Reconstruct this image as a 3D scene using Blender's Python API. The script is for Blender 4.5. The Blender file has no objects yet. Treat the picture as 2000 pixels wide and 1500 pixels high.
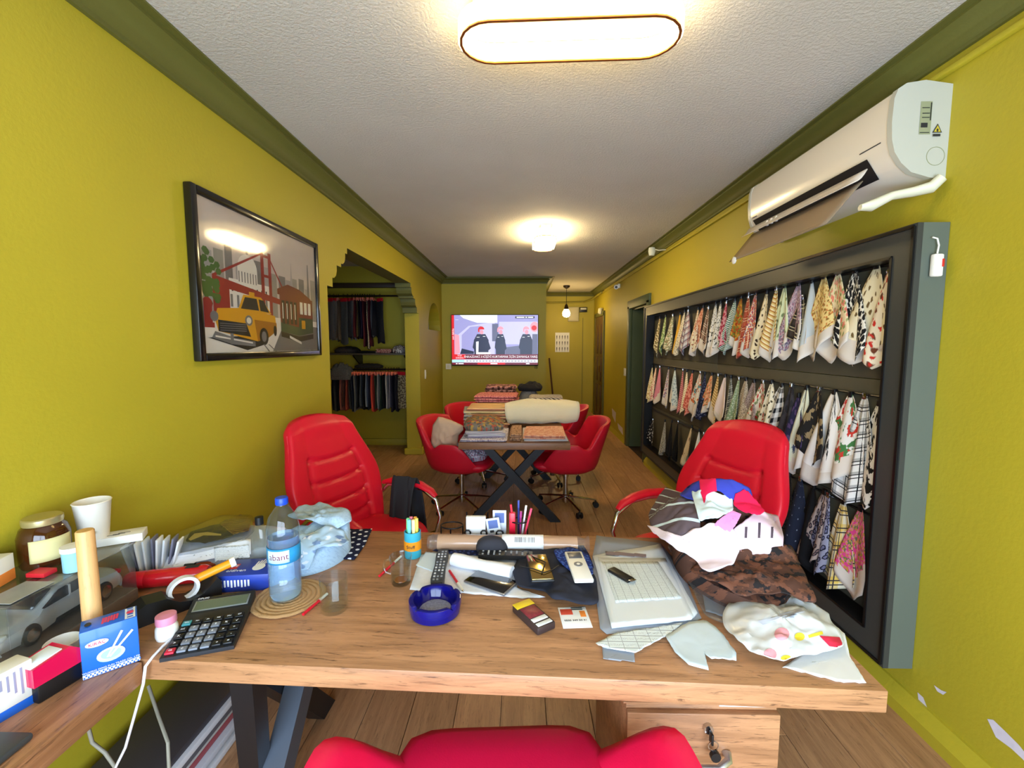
import bpy, bmesh, math, random
from mathutils import Vector, Matrix, noise
S = bpy.context.scene
COL = S.collection
PI = math.pi
# ---------------------------------------------------------------- camera
CH, CF = 1.55, 862.0                      # camera height (m), focal length in pixels of the 2000x1500 frame
YAW, PIT = math.atan(19/862), math.atan(77/862)
cam = bpy.data.cameras.new('camera'); camo = bpy.data.objects.new('camera', cam); COL.objects.link(camo)
cam.sensor_width = 36; cam.lens = CF/2000*36; cam.clip_start = .02
camo.location = (0, 0, CH); camo.rotation_euler = (PI/2-PIT, 0, YAW)
S.camera = camo
# ---------------------------------------------------------------- light and exposure
W = bpy.data.worlds.new('sky'); S.world = W; W.use_nodes = True
wb = W.node_tree.nodes['Background']; wb.inputs[0].default_value = (.66, .82, 1.0, 1); wb.inputs[1].default_value = 4.7
S.view_settings.view_transform = 'Standard'; S.view_settings.look = 'None'
S.view_settings.gamma = 1; S.view_settings.use_curve_mapping = False
S.view_settings.exposure = 1.66
pl = bpy.data.lights.new('window_portal', 'AREA'); pl.shape = 'RECTANGLE'; pl.size = 2.7; pl.size_y = 1.75
pl.cycles.is_portal = True
po = bpy.data.objects.new('window_portal', pl); COL.objects.link(po)
po.location = (.1, -.97, 1.125); po.rotation_euler = (PI/2, 0, 0)

def P(px, py, z=None, x=None, y=None):
    """photo pixel -> the point of the room on the plane z=, x= or y="""
    u = (px-1000)/CF; v = -(py-750)/CF
    cy, sy, cp, sp = math.cos(YAW), math.sin(YAW), math.cos(PIT), math.sin(PIT)
    d = Vector((-sy*cp+u*cy-v*sy*sp, cy*cp+u*sy+v*cy*sp, -sp+v*cp))
    t = (z-CH)/d.z if z is not None else x/d.x if x is not None else y/d.y
    return Vector((0, 0, CH))+d*t
# ---------------------------------------------------------------- materials
def lin(c):
    return tuple(((v/255)/12.92 if v/255 <= .04045 else ((v/255+.055)/1.055)**2.4) for v in c[:3])+(1,)
class NT:
    def __init__(s, name):
        s.m = bpy.data.materials.new(name); s.m.use_nodes = True
        s.t = s.m.node_tree; s.b = s.t.nodes['Principled BSDF']
    def n(s, typ, props=None, **inp):
        nd = s.t.nodes.new('ShaderNode'+typ)
        for k, v in (props or {}).items(): setattr(nd, k, v)
        for k, v in inp.items():
            key = int(k[1:]) if k[0] == 'i' and k[1:].isdigit() else k
            s.set(nd.inputs[key], v)
        return nd
    def set(s, sock, v):
        if hasattr(v, 'is_output') or isinstance(v, bpy.types.NodeSocket): s.t.links.new(v, sock)
        else: sock.default_value = v
    def math(s, op, a, b=0., c=0.):
        nd = s.n('Math', {'operation': op}); s.set(nd.inputs[0], a); s.set(nd.inputs[1], b); s.set(nd.inputs[2], c); return nd.outputs[0]
    def mix(s, f, a, b, mode='MIX'):
        nd = s.n('Mix', {'data_type': 'RGBA', 'blend_type': mode}); s.set(nd.inputs[0], f); s.set(nd.inputs[6], a); s.set(nd.inputs[7], b); return nd.outputs[2]
    def step(s, x, lo, hi):
        nd = s.n('MapRange', {'interpolation_type': 'SMOOTHSTEP'}); s.set(nd.inputs[0], x); nd.inputs[1].default_value = lo; nd.inputs[2].default_value = hi; return nd.outputs[0]
    def coord(s, kind='Object', scale=(1, 1, 1), loc=(0, 0, 0), rot=(0, 0, 0)):
        tc = s.n('TexCoord'); mp = s.n('Mapping', Vector=tc.outputs[kind], Scale=scale, Location=loc, Rotation=rot); return mp.outputs[0]
    def noise(s, v, scale=5., detail=3., rough=.5, dist=0.):
        return s.n('TexNoise', Vector=v, Scale=scale, Detail=detail, Roughness=rough, Distortion=dist).outputs
    def bump(s, h, strength=.3, dist=.01):
        nd = s.n('Bump', Height=h, Strength=strength, Distance=dist); s.t.links.new(nd.outputs[0], s.b.inputs['Normal'])
    def col(s, v): s.set(s.b.inputs['Base Color'], v)
_M = {}
def M(name, col=(128, 128, 128), rough=.5, metal=0., vary=0, vscale=6., bump=0, bscale=80., trans=0., ior=1.45, emit=0, coat=0, alpha=1, sheen=0, spec=.5):
    if name in _M: return _M[name]
    k = NT(name); b = k.b; c = lin(col)
    b.inputs['Base Color'].default_value = c; b.inputs['Roughness'].default_value = rough; b.inputs['Metallic'].default_value = metal
    b.inputs['Transmission Weight'].default_value = trans; b.inputs['IOR'].default_value = ior
    b.inputs['Coat Weight'].default_value = coat; b.inputs['Coat Roughness'].default_value = .08; b.inputs['Alpha'].default_value = alpha
    b.inputs['Sheen Weight'].default_value = sheen; b.inputs['Specular IOR Level'].default_value = spec
    if emit: b.inputs['Emission Color'].default_value = c; b.inputs['Emission Strength'].default_value = emit
    if vary:
        v = k.coord(); f = k.noise(v, vscale, 4.)[0]
        k.col(k.mix(f, tuple(x*(1-vary) for x in c[:3])+(1,), tuple(min(1, x*(1+vary)) for x in c[:3])+(1,)))
    if bump:
        v = k.coord(); k.bump(k.noise(v, bscale, 5., .6)[0], bump, .01)
    _M[name] = k.m; return k.m
def wood(name, c0, c1, c2, grain=(1, 14, 14), rough=.45, rnd=0.):
    if name in _M: return _M[name]
    k = NT(name); v = k.coord(scale=grain)
    if rnd:
        oi = k.n('ObjectInfo'); off = k.n('VectorMath', {'operation': 'MULTIPLY'}); k.set(off.inputs[0], oi.outputs['Location']); off.inputs[1].default_value = (7.3, 3.1, 1.7)
        a = k.n('VectorMath', {'operation': 'ADD'}); k.set(a.inputs[0], v); k.set(a.inputs[1], off.outputs[0]); v = a.outputs[0]
    f1 = k.noise(v, 2.2, 6., .65, .6)[0]; f2 = k.noise(v, 9., 4., .7, 1.2)[0]
    c = k.mix(k.step(f1, .3, .7), lin(c0), lin(c1)); c = k.mix(k.step(f2, .52, .75), c, lin(c2))
    if rnd:
        r = k.math('MULTIPLY_ADD', oi.outputs['Random'], rnd, 1-rnd/2)
        cb = k.n('CombineColor'); [k.set(cb.inputs[i], r) for i in range(3)]
        c = k.mix(1., c, cb.outputs[0], 'MULTIPLY')
    k.col(c); k.b.inputs['Roughness'].default_value = rough; k.bump(f2, .12, .004)
    _M[name] = k.m; return k.m
def F(name, kind, cols, s=30., r=.3, rot=0., rough=.85, seed=None, coord='UV'):
    """printed cloth: cols[0] is the ground colour, the others are the print; s = repeats per metre"""
    if name in _M: return _M[name]
    k = NT(name); cs = [lin(c) for c in cols]; seed = seed if seed is not None else len(_M)*1.37
    v = k.coord(coord, (s, s, s), (seed, seed*.7, 0), (0, 0, rot)); c = cs[0]
    sp = k.n('SeparateXYZ', Vector=v); X, Y = sp.outputs[0], sp.outputs[1]
    def warp(vec, amt, sc=3.):
        nz = k.n('TexNoise', Vector=vec, Scale=sc, Detail=2.); a = k.n('VectorMath', {'operation': 'MULTIPLY_ADD'})
        k.set(a.inputs[0], nz.outputs['Color']); a.inputs[1].default_value = (amt,)*3; k.set(a.inputs[2], vec); return a.outputs[0]
    if kind == 'floral':
        for i, cc in enumerate(cs[1:]):
            sh = k.n('VectorMath', {'operation': 'ADD'}); k.set(sh.inputs[0], v); sh.inputs[1].default_value = (3.7*i+.5, 1.9*i, 0)
            vo = k.n('TexVoronoi', {'voronoi_dimensions': '2D'}, Vector=warp(sh.outputs[0], .55, 2.6), Scale=1.+.35*i)
            rr = r*(1-.12*i); c = k.mix(k.step(vo.outputs['Distance'], rr+.05, rr-.05), c, cc)
    elif kind == 'leopard':
        vo = k.n('TexVoronoi', {'voronoi_dimensions': '2D'}, Vector=warp(v, .5, 2.), Scale=1.); d = vo.outputs['Distance']
        c = k.mix(k.step(d, .42, .36), c, cs[1]); c = k.mix(k.step(d, .24, .18), c, cs[-1])
    elif kind == 'camo':
        for i, cc in enumerate(cs[1:]):
            nz = k.noise(v, .9+.3*i, 3., .55)[0] if i == 0 else k.noise(k.coord(coord, (s*1.2,)*3, (seed+9*i, 4*i, 0)), 1., 3., .55)[0]
            c = k.mix(k.step(nz, .50+r*.1, .53+r*.1), c, cc)
    elif kind == 'speckle':
        for i, cc in enumerate(cs[1:]):
            nz = k.noise(k.coord(coord, (s,)*3, (seed+5*i, 2.*i, 0)), 2.+i, 4., .7)[0]; c = k.mix(k.step(nz, .52, .56), c, cc)
    elif kind == 'zebra':
        w = k.n('TexWave', {'bands_direction': 'Y'}, Vector=v, Scale=1., Distortion=6., Detail=2.); w.inputs['Detail Scale'].default_value = .6
        c = k.mix(k.step(w.outputs['Fac'], .45, .55), c, cs[1])
    elif kind == 'dots':
        fx = k.math('SUBTRACT', k.math('FRACT', X), .5); fy = k.math('SUBTRACT', k.math('FRACT', Y), .5)
        d = k.math('SQRT', k.math('ADD', k.math('MULTIPLY', fx, fx), k.math('MULTIPLY', fy, fy)))
        c = k.mix(k.step(d, r+.04, r-.04), c, cs[1])
    elif kind == 'stripe':
        f = k.math('FRACT', Y)
        for i, cc in enumerate(cs[1:]):
            f2 = k.math('FRACT', k.math('ADD', Y, i/len(cs))); c = k.mix(k.math('LESS_THAN', f2, r), c, cc)
    elif kind == 'gingham':
        a = k.math('LESS_THAN', k.math('FRACT', X), .5); b = k.math('LESS_THAN', k.math('FRACT', Y), .5)
        c = k.mix(k.math('MULTIPLY', k.math('ADD', a, b), .5), c, cs[1])
    elif kind == 'plaid':
        for ax in (X, Y):
            c = k.mix(k.math('MULTIPLY', k.math('LESS_THAN', k.math('FRACT', ax), r), .6), c, cs[1])
        for ax in (X, Y):
            for o in (.55, .8):
                c = k.mix(k.math('LESS_THAN', k.math('FRACT', k.math('ADD', ax, o)), .07), c, cs[-1])
    elif kind == 'brush':
        nz = k.noise(k.coord(coord, (s, s*.25, s), (seed, seed, 0)), 1., 5., .7)[0]; c = k.mix(k.step(nz, .55, .58), c, cs[1])
    k.col(c); k.b.inputs['Roughness'].default_value = rough; k.b.inputs['Specular IOR Level'].default_value = .2
    _M[name] = k.m; return k.m
def clear(name, tint=(246, 248, 250), ior=1.45, rough=.03, haze=0.):
    """thin clear glass or plastic: lets light straight through and mirrors it by Fresnel"""
    if name in _M: return _M[name]
    k = NT(name); lw = k.n('LayerWeight'); lw.inputs[0].default_value = .5; fr = k.n('Math', {'operation': 'MULTIPLY_ADD'}); k.set(fr.inputs[0], k.math('POWER', lw.outputs['Facing'], 4.)); fr.inputs[1].default_value = .6; fr.inputs[2].default_value = .04; tr = k.n('BsdfTransparent', Color=lin(tint)); gl = k.n('BsdfGlossy', Color=(1, 1, 1, 1), Roughness=rough); mx = k.n('MixShader')
    k.set(mx.inputs[0], fr.outputs[0]); k.set(mx.inputs[1], tr.outputs[0]); k.set(mx.inputs[2], gl.outputs[0]); out = mx.outputs[0]
    if haze:
        df = k.n('BsdfDiffuse', Color=lin((214, 216, 218))); m2 = k.n('MixShader'); m2.inputs[0].default_value = haze; k.set(m2.inputs[1], out); k.set(m2.inputs[2], df.outputs[0]); out = m2.outputs[0]
    k.set(k.t.nodes['Material Output'].inputs[0], out); _M[name] = k.m; return k.m
# ---------------------------------------------------------------- meshes
def T(loc=(0, 0, 0), rz=0, rx=0, ry=0, s=1):
    return Matrix.Translation(loc) @ Matrix.Rotation(rz, 4, 'Z') @ Matrix.Rotation(ry, 4, 'Y') @ Matrix.Rotation(rx, 4, 'X') @ Matrix.Diagonal((s, s, s, 1) if not hasattr(s, '__len__') else (*s, 1))
class MB:
    def __init__(s): s.v = []; s.f = []; s.m = []; s.uv = {}
    def add(s, vs, fs, mi=0, mx=None, uvs=None):
        o = len(s.v); mx = mx or Matrix()
        s.v += [tuple(mx @ Vector(p)) for p in vs]
        for f in fs: s.f.append(tuple(i+o for i in f)); s.m.append(mi)
        if uvs:
            for i, q in enumerate(uvs): s.uv[o+i] = q
        return s
    def box(s, c, d, bev=0, mi=0, mx=None, seg=2):
        x, y, z = (q/2 for q in d)
        bm = bmesh.new(); bmesh.ops.create_cube(bm, size=1)
        for v in bm.verts: v.co = Vector((v.co.x*d[0], v.co.y*d[1], v.co.z*d[2]))
        if bev: bmesh.ops.bevel(bm, geom=bm.edges[:], offset=min(bev, .49*min(d)), segments=seg, affect='EDGES', profile=.5)
        bm.verts.index_update()
        m2 = (mx or Matrix()) @ Matrix.Translation(c)
        s.add([v.co[:] for v in bm.verts], [[v.index for v in f.verts] for f in bm.faces], mi, m2); bm.free(); return s
    def lathe(s, prof, n=24, mi=0, mx=None, sx=1, sy=1):
        vs = []; fs = []
        for r, z in prof:
            for i in range(n):
                a = 2*PI*i/n; vs.append((r*math.cos(a)*sx, r*math.sin(a)*sy, z))
        for j in range(len(prof)-1):
            for i in range(n):
                fs.append((j*n+i, j*n+(i+1) % n, (j+1)*n+(i+1) % n, (j+1)*n+i))
        if prof[0][0] > 1e-5: fs.append(tuple(range(n-1, -1, -1)))
        if prof[-1][0] > 1e-5: fs.append(tuple((len(prof)-1)*n+i for i in range(n)))
        return s.add(vs, fs, mi, mx)
    def cyl(s, a, b, r0, r1=None, n=14, mi=0):
        a, b = Vector(a), Vector(b); d = b-a; q = d.to_track_quat('Z', 'Y').to_matrix().to_4x4()
        return s.lathe([(r0, 0), (r1 if r1 is not None else r0, d.length)], n, mi, Matrix.Translation(a) @ q)
    def tube(s, pts, r, n=8, mi=0, closed=False, flat=1):
        pts = [Vector(p) for p in pts]; N = len(pts); vs = []; fs = []; up = None
        for i, p in enumerate(pts):
            if closed: t = pts[(i+1) % N]-pts[i-1]
            else: t = pts[min(i+1, N-1)]-pts[max(i-1, 0)]
            t.normalize()
            if up is None: up = Vector((0, 0, 1)) if abs(t.z) < .9 else Vector((1, 0, 0))
            sd = t.cross(up).normalized(); up = sd.cross(t).normalized()
            rr = r[i] if hasattr(r, '__len__') else r
            for j in range(n):
                a = 2*PI*j/n; vs.append(p+sd*(math.cos(a)*rr)+up*(math.sin(a)*rr*flat))
        for i in range(N if closed else N-1):
            k = (i+1) % N
            for j in range(n): fs.append((i*n+j, i*n+(j+1) % n, k*n+(j+1) % n, k*n+j))
        if not closed: fs += [tuple(range(n-1, -1, -1)), tuple((N-1)*n+j for j in range(n))]
        return s.add(vs, fs, mi)
    def prism(s, poly, h0, h1, axis='z', mi=0, mx=None):
        n = len(poly); f = {'z': lambda a, b, h: (a, b, h), 'x': lambda a, b, h: (h, a, b), 'y': lambda a, b, h: (a, h, b)}[axis]
        vs = [f(a, b, h0) for a, b in poly]+[f(a, b, h1) for a, b in poly]
        fs = [tuple(range(n-1, -1, -1)), tuple(range(n, 2*n))]+[(i, (i+1) % n, n+(i+1) % n, n+i) for i in range(n)]
        return s.add(vs, fs, mi, mx)
    def sheet(s, nu, nv, fn, mi=0, uvs=(1, 1), mfn=None, closed=False, mx=None):
        vs = []; uv = []
        for j in range(nv+1):
            for i in range(nu+(0 if closed else 1)):
                vs.append(fn(i/nu, j/nv)); uv.append((i/nu*uvs[0], j/nv*uvs[1]))
        w = nu if closed else nu+1; o = len(s.m)
        fs = [(j*w+i, j*w+(i+1) % w, (j+1)*w+(i+1) % w, (j+1)*w+i) for j in range(nv) for i in range(nu)]
        s.add(vs, fs, mi, mx, uv)
        if mfn:
            for q in range(nu*nv): s.m[o+q] = mfn((q % nu+.5)/nu, (q//nu+.5)/nv)
        return s
    def build(s, name, mats, parent=None, smooth=40, thick=0, sub=0, loc=None):
        me = bpy.data.meshes.new(name); me.from_pydata(s.v, [], s.f)
        for m in (mats if isinstance(mats, (list, tuple)) else [mats]): me.materials.append(m)
        for p, mi in zip(me.polygons, s.m): p.material_index = mi
        if s.uv:
            ul = me.uv_layers.new(name='UVMap')
            for l in me.loops: ul.data[l.index].uv = s.uv.get(l.vertex_index, (0, 0))
        bm = bmesh.new(); bm.from_mesh(me); bmesh.ops.recalc_face_normals(bm, faces=bm.faces[:]); bm.to_mesh(me); bm.free()
        if smooth: me.shade_smooth(); me.set_sharp_from_angle(angle=math.radians(smooth))
        o = bpy.data.objects.new(name, me); COL.objects.link(o)
        if parent: o.parent = parent
        if loc: o.location = loc
        if thick:
            q = o.modifiers.new('thickness', 'SOLIDIFY'); q.thickness = thick; q.offset = 1
        if sub:
            q = o.modifiers.new('smooth', 'SUBSURF'); q.levels = q.render_levels = sub
        return o
def tag(o, label, cat, group=None):
    o['label'] = label; o['category'] = cat
    if group: o['group'] = group
    return o
def thing(name, label, cat, loc=(0, 0, 0), rz=0, group=None, rx=0, ry=0):
    o = bpy.data.objects.new(name, None); COL.objects.link(o); o.location = loc; o.rotation_euler = (rx, ry, rz); o.empty_display_size = .05
    return tag(o, label, cat, group)
def struct(o): o['kind'] = 'structure'; return o
def copy_tree(o, parent=None):
    c = o.copy(); COL.objects.link(c); c.parent = parent
    for ch in list(o.children): copy_tree(ch, c)
    return c
def text(body, size, mat, parent, mx, name='lettering', align='CENTER', ext=.0002, sx=1.):
    cu = bpy.data.curves.new(name, 'FONT'); cu.body = body; cu.size = size; cu.align_x = align; cu.align_y = 'CENTER'; cu.extrude = ext; cu.resolution_u = 2
    t = bpy.data.objects.new(name, cu); COL.objects.link(t)
    me = bpy.data.meshes.new_from_object(t); bpy.data.objects.remove(t); bpy.data.curves.remove(cu)
    me.name = name; me.materials.clear(); me.materials.append(mat); me.transform(mx @ Matrix.Diagonal((sx, 1, 1, 1)))
    o = bpy.data.objects.new(name, me); COL.objects.link(o); o.parent = parent; return o
def art(name, items, parent, mx, w=1., h=1., dz=.0003, z0=.0003):
    """flat print: items = (material, polygon in 0..1), later ones lie over earlier ones"""
    b = MB(); ms = []
    for i, (m, poly) in enumerate(items):
        if m not in ms: ms.append(m)
        b.add([(x*w, y*h, z0+dz*i) for x, y in poly], [tuple(range(len(poly)))], ms.index(m), mx)
    return b.build(name, ms, parent, smooth=0)
def R4(x0, y0, x1, y1): return [(x0, y0), (x1, y0), (x1, y1), (x0, y1)]
def EL(cx, cy, rx, ry, n=20, a0=0, a1=2*PI): return [(cx+rx*math.cos(a0+(a1-a0)*i/n), cy+ry*math.sin(a0+(a1-a0)*i/n)) for i in range(n if a1-a0 > 6.2 else n+1)]
def nz(x, y, z=0., s=1.): return noise.noise(Vector((x*s, y*s, z*s)))
WALLX = Matrix(((0, 0, 1, 0), (1, 0, 0, 0), (0, 1, 0, 0), (0, 0, 0, 1)))      # print plane on a wall that faces +x: u = y, v = z
FRONT = Matrix(((1, 0, 0, 0), (0, 0, -1, 0), (0, 1, 0, 0), (0, 0, 0, 1)))     # print plane that faces -y: u = x, v = z
# ================================================================ THE ROOM
LX, RX, CZ, Y0, YT, YE = -1.42, 1.63, 2.72, -.95, 7.88, 10.1
def wallmat(name, col):
    k = NT(name); v = k.coord(); f = k.noise(v, 1.3, 4.)[0]; c = lin(col)
    k.col(k.mix(f, tuple(x*.9 for x in c[:3])+(1,), tuple(x*1.08 for x in c[:3])+(1,)))
    k.b.inputs['Roughness'].default_value = .55; k.bump(k.noise(v, 60., 5., .6)[0], .12, .01); return k.m
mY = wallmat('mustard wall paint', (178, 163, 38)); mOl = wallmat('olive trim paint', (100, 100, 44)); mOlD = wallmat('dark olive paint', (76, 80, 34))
mFr = M('dark green frame paint', (72, 84, 56), .5, vary=.1)
kc = NT('rough plaster ceiling'); vv = kc.coord(); hh = kc.noise(vv, 75., 6., .62)[0]
kc.col(kc.mix(kc.noise(vv, 2., 3.)[0], lin((196, 190, 182)), lin((212, 207, 200)))); kc.b.inputs['Roughness'].default_value = .8; kc.bump(kc.step(hh, .35, .65), .45, .008); mCe = kc.m
mPl = wood('laminate plank', (192, 146, 104), (164, 120, 84), (126, 90, 62), (16, 1.3, 16), .40, .40)
mGap = M('floor underlay', (52, 36, 24), .8)
# floor: a slab with every laminate plank laid on it
b = MB().box((-.85, (Y0+YE)/2, -.035), (5.5, YE-Y0+.6, .05))
floor = struct(b.build('floor', mGap))
PW, PLN = (RX-LX)/16, 1.3
pm = {}
def plank(x, ya, yb):
    n = round(yb-ya, 2)
    if n < .05: return
    if n not in pm:
        o = MB().box((0, 0, -.004), (PW-.0022, n-.0022, .008), .0012, seg=1).build('plank', mPl, floor); pm[n] = o.data
    else:
        o = bpy.data.objects.new('plank', pm[n]); COL.objects.link(o); o.parent = floor
    o.location = (x, (ya+yb)/2, 0)
random.seed(4)
for i in range(16):
    y = Y0-[0, .45, .9, .25, .7, 1.1][i % 6]
    while y < YE:
        plank(LX+PW*(i+.5), max(y, Y0), min(y+PLN, YE)); y += PLN
for i in range(9):
    y = 2.9-[.3, .8, .1, .55][i % 4]
    while y < 6.7:
        plank(LX-PW*(i+.5), max(y, 2.9), min(y+PLN, 6.7)); y += PLN
struct(MB().box(((RX-3.5)/2+.1, (Y0+YE)/2, CZ+.05), (RX+3.9, YE-Y0+.4, .1)).build('ceiling', mCe))
# left wall with the wide scrolled opening and the arched niche
cp = [(0, 0), (.22, 0), (.22, .2), (.30, .21), (.38, .27), (.42, .38), (.42, .5), (.62, .5), (.62, .58), (.70, .59), (.78, .65), (.82, .76), (.82, .86), (.92, .86), (.92, 1)]
JN, JF, HZ, SZ = 3.24, 6.12, 2.33, 1.98
c1 = [(JN+.43*a, SZ+(HZ-SZ)*q) for a, q in cp]; c2 = [(JF-.47*a, SZ+(HZ-SZ)*q) for a, q in cp][::-1]
YM = 6.64
out = [(Y0, 0), (JN, 0)]+c1+c2+[(JF, 0), (YM, 0), (YM, CZ), (Y0, CZ)]
arc = [(7.22-.5*math.cos(PI*i/16), 1.80+.42*math.sin(PI*i/16)) for i in range(17)]
b = MB().prism(out, LX-.2, LX, 'x').prism([(YM, 0), (YT+.2, 0), (YT+.2, 1.78), (YM, 1.78)], LX-.2, LX, 'x')
b.prism([(YM, 1.78), (6.72, 1.78)]+arc+[(7.72, 1.78), (YT+.2, 1.78), (YT+.2, CZ), (YM, CZ)], LX-.2, LX, 'x')
wl = struct(b.build('wall_left', [mY, mOl], smooth=0))
for p in wl.data.polygons:
    if JN+.01 < p.center.y < JF-.01 and p.center.z > SZ-.01 and abs(p.normal.x) < .5: p.material_index = 1
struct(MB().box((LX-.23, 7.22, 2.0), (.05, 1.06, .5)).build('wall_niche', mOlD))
# alcove behind the opening
b = MB().box((-2.46, 6.75, 1.36), (1.68, .1, 2.72)).box((-3.35, 4.8, 1.36), (.1, 4, 2.72)).box((-2.46, 2.85, 1.36), (1.68, .1, 2.72))
struct(b.build('wall_alcove', mY, smooth=0))
struct(MB().box((-2.46, 6.66, 2.43), (1.66, .08, .07), .01).build('trim_7', M('dark brown moulding', (58, 42, 30), .5)))
struct(MB().box((-2.46, 6.685, .05), (1.66, .03, .1), .006).build('baseboard_alcove', mY))
# end of the room: TV wall, corridor, far wall
struct(MB().box(((LX+.43)/2, YT+.06, 1.36), (.43-LX, .12, 2.72)).build('wall_back', mY, smooth=0))
struct(MB().box((.37, (YT+YE)/2+.06, 1.36), (.12, YE-YT-.12, 2.72)).build('wall_passage', mY, smooth=0))
struct(MB().box((1.0, YE+.06, 1.36), (1.5, .12, 2.72)).build('wall_corridor', mY, smooth=0))
# right wall with the doorway
DA, DB = 5.78, 6.70
b = MB().prism([(Y0, 0), (DA, 0), (DA, 2.08), (DB, 2.08), (DB, 0), (YE+.1, 0), (YE+.1, CZ), (Y0, CZ)], RX, RX+.2, 'x')
wr = struct(b.build('wall_right', mY, smooth=0))
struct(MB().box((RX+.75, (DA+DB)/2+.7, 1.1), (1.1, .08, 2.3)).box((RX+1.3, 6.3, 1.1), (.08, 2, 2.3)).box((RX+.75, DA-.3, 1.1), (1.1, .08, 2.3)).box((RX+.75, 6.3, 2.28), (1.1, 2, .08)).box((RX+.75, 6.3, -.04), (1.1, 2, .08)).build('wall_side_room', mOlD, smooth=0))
b = MB()
for y in (DA-.05, DB+.05): b.box((RX-.005, y, 1.06), (.05, .12, 2.12), .006)
b.box((RX-.005, (DA+DB)/2, 2.14), (.05, DB-DA+.22, .12), .006)
for y in (DA+.012, DB-.012): b.box((RX+.11, y, 1.04), (.18, .025, 2.08))
b.box((RX+.11, (DA+DB)/2, 2.07), (.18, DB-DA, .025))
struct(b.build('trim_6', mFr))
# shop front behind the camera: wall with a big window
b = MB().box((.1, Y0-.06, .11), (3.2, .12, .22)).box((.1, Y0-.06, 2.38), (3.2, .12, .72)).box((-1.35, Y0-.06, 1.12), (.3, .12, 1.8)).box((1.57, Y0-.06, 1.12), (.3, .12, 1.8))
struct(b.build('wall_front', mY, smooth=0))
w = MB()
for x in (-1.18, .1, 1.4): w.box((x, Y0-.06, 1.12), (.05, .06, 1.8))
for z in (.245, 1.995): w.box((.1, Y0-.06, z), (2.6, .06, .05))
struct(w.build('window_1', M('window frame', (60, 60, 60), .4)))
# cornices: moulded profile run along the walls
CP = [(0, .105), (.018, .105), (.018, .088), (.03, .08), (.04, .06), (.065, .035), (.095, .024), (.1, .02), (.1, .008), (.135, .008), (.135, 0), (0, 0)]
def cornice(name, pts, sc=1.):
    b = MB(); n = len(pts); rings = []
    for i, (p, q) in enumerate(pts):          # p = wall corner, q = direction into the room (unit per profile metre)
        rings.append([(p[0]+q[0]*d*sc, p[1]+q[1]*d*sc, CZ-h*sc) for d, h in CP])
    m = len(CP); vs = [v for r_ in rings for v in r_]
    fs = [(i*m+j, i*m+(j+1) % m, (i+1)*m+(j+1) % m, (i+1)*m+j) for i in range(n-1) for j in range(m)]+[tuple(range(m)), tuple((n-1)*m+j for j in range(m))]
    return struct(b.add(vs, fs).build(name, mOl, smooth=30))
cornice('trim_1', [((LX, Y0), (1, 0)), ((LX, YT), (1, -1)), ((.43, YT), (1, -1)), ((.43, YE), (1, 0))])
cornice('trim_2', [((RX, Y0), (-1, 0)), ((RX, YE), (-1, -1)), ((.43, YE), (0, -1))], .85)
struct(MB().box((RX-.012, 4.4, 2.585), (.024, 10.7, .022), .004).build('trim_3', mY))
# skirting
struct(MB().prism([(RX-.045, 0), (RX, 0), (RX, .10), (RX-.012, .10), (RX-.045, .05)], Y0, DA-.12, 'y').prism([(RX-.03, 0), (RX, 0), (RX, .07), (RX-.012, .07)], DB+.12, YE, 'y').build('baseboard_right', mY, smooth=0))
struct(MB().box((LX-.1, 6.38, .045), (.27, .60, .09), .012).box((LX+.012, .8, .04), (.024, 3.4, .08), .006).build('baseboard_left', mY, smooth=0))
struct(MB().box((-.5, YT-.012, .04), (1.8, .024, .08), .006).build('baseboard_back', mY, smooth=0))
# bare plaster where the paint has flaked off the right wall
mPa = M('bare plaster', (214, 208, 220), .9, vary=.12, vscale=40)
def flake(pts):
    q = [P(x, y, x=RX-.0008) for x, y in pts]; b = MB()
    b.add([tuple(v) for v in q]+[(v.x+.003, v.y, v.z) for v in q], [tuple(range(len(q)))]); o = b.build('plaster_patch', mPa, wr, smooth=0)
flake([(1792, 1352), (1803, 1362), (1812, 1385), (1828, 1402), (1845, 1425), (1848, 1428), (1830, 1420), (1812, 1402), (1795, 1380)])
flake([(1824, 1338), (1838, 1348), (1849, 1352), (1842, 1357), (1830, 1350)])
flake([(1928, 1404), (1940, 1406), (1965, 1430), (1990, 1455), (2010, 1480), (2005, 1490), (1975, 1462), (1945, 1440)])
flake([(1870, 1440), (1882, 1446), (1905, 1470), (1925, 1495), (1945, 1520), (1925, 1515), (1895, 1478)])
flake([(1195, 797), (1203, 806), (1202, 826), (1196, 812)]); flake([(1206, 826), (1216, 836), (1217, 850), (1208, 838)])
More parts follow.
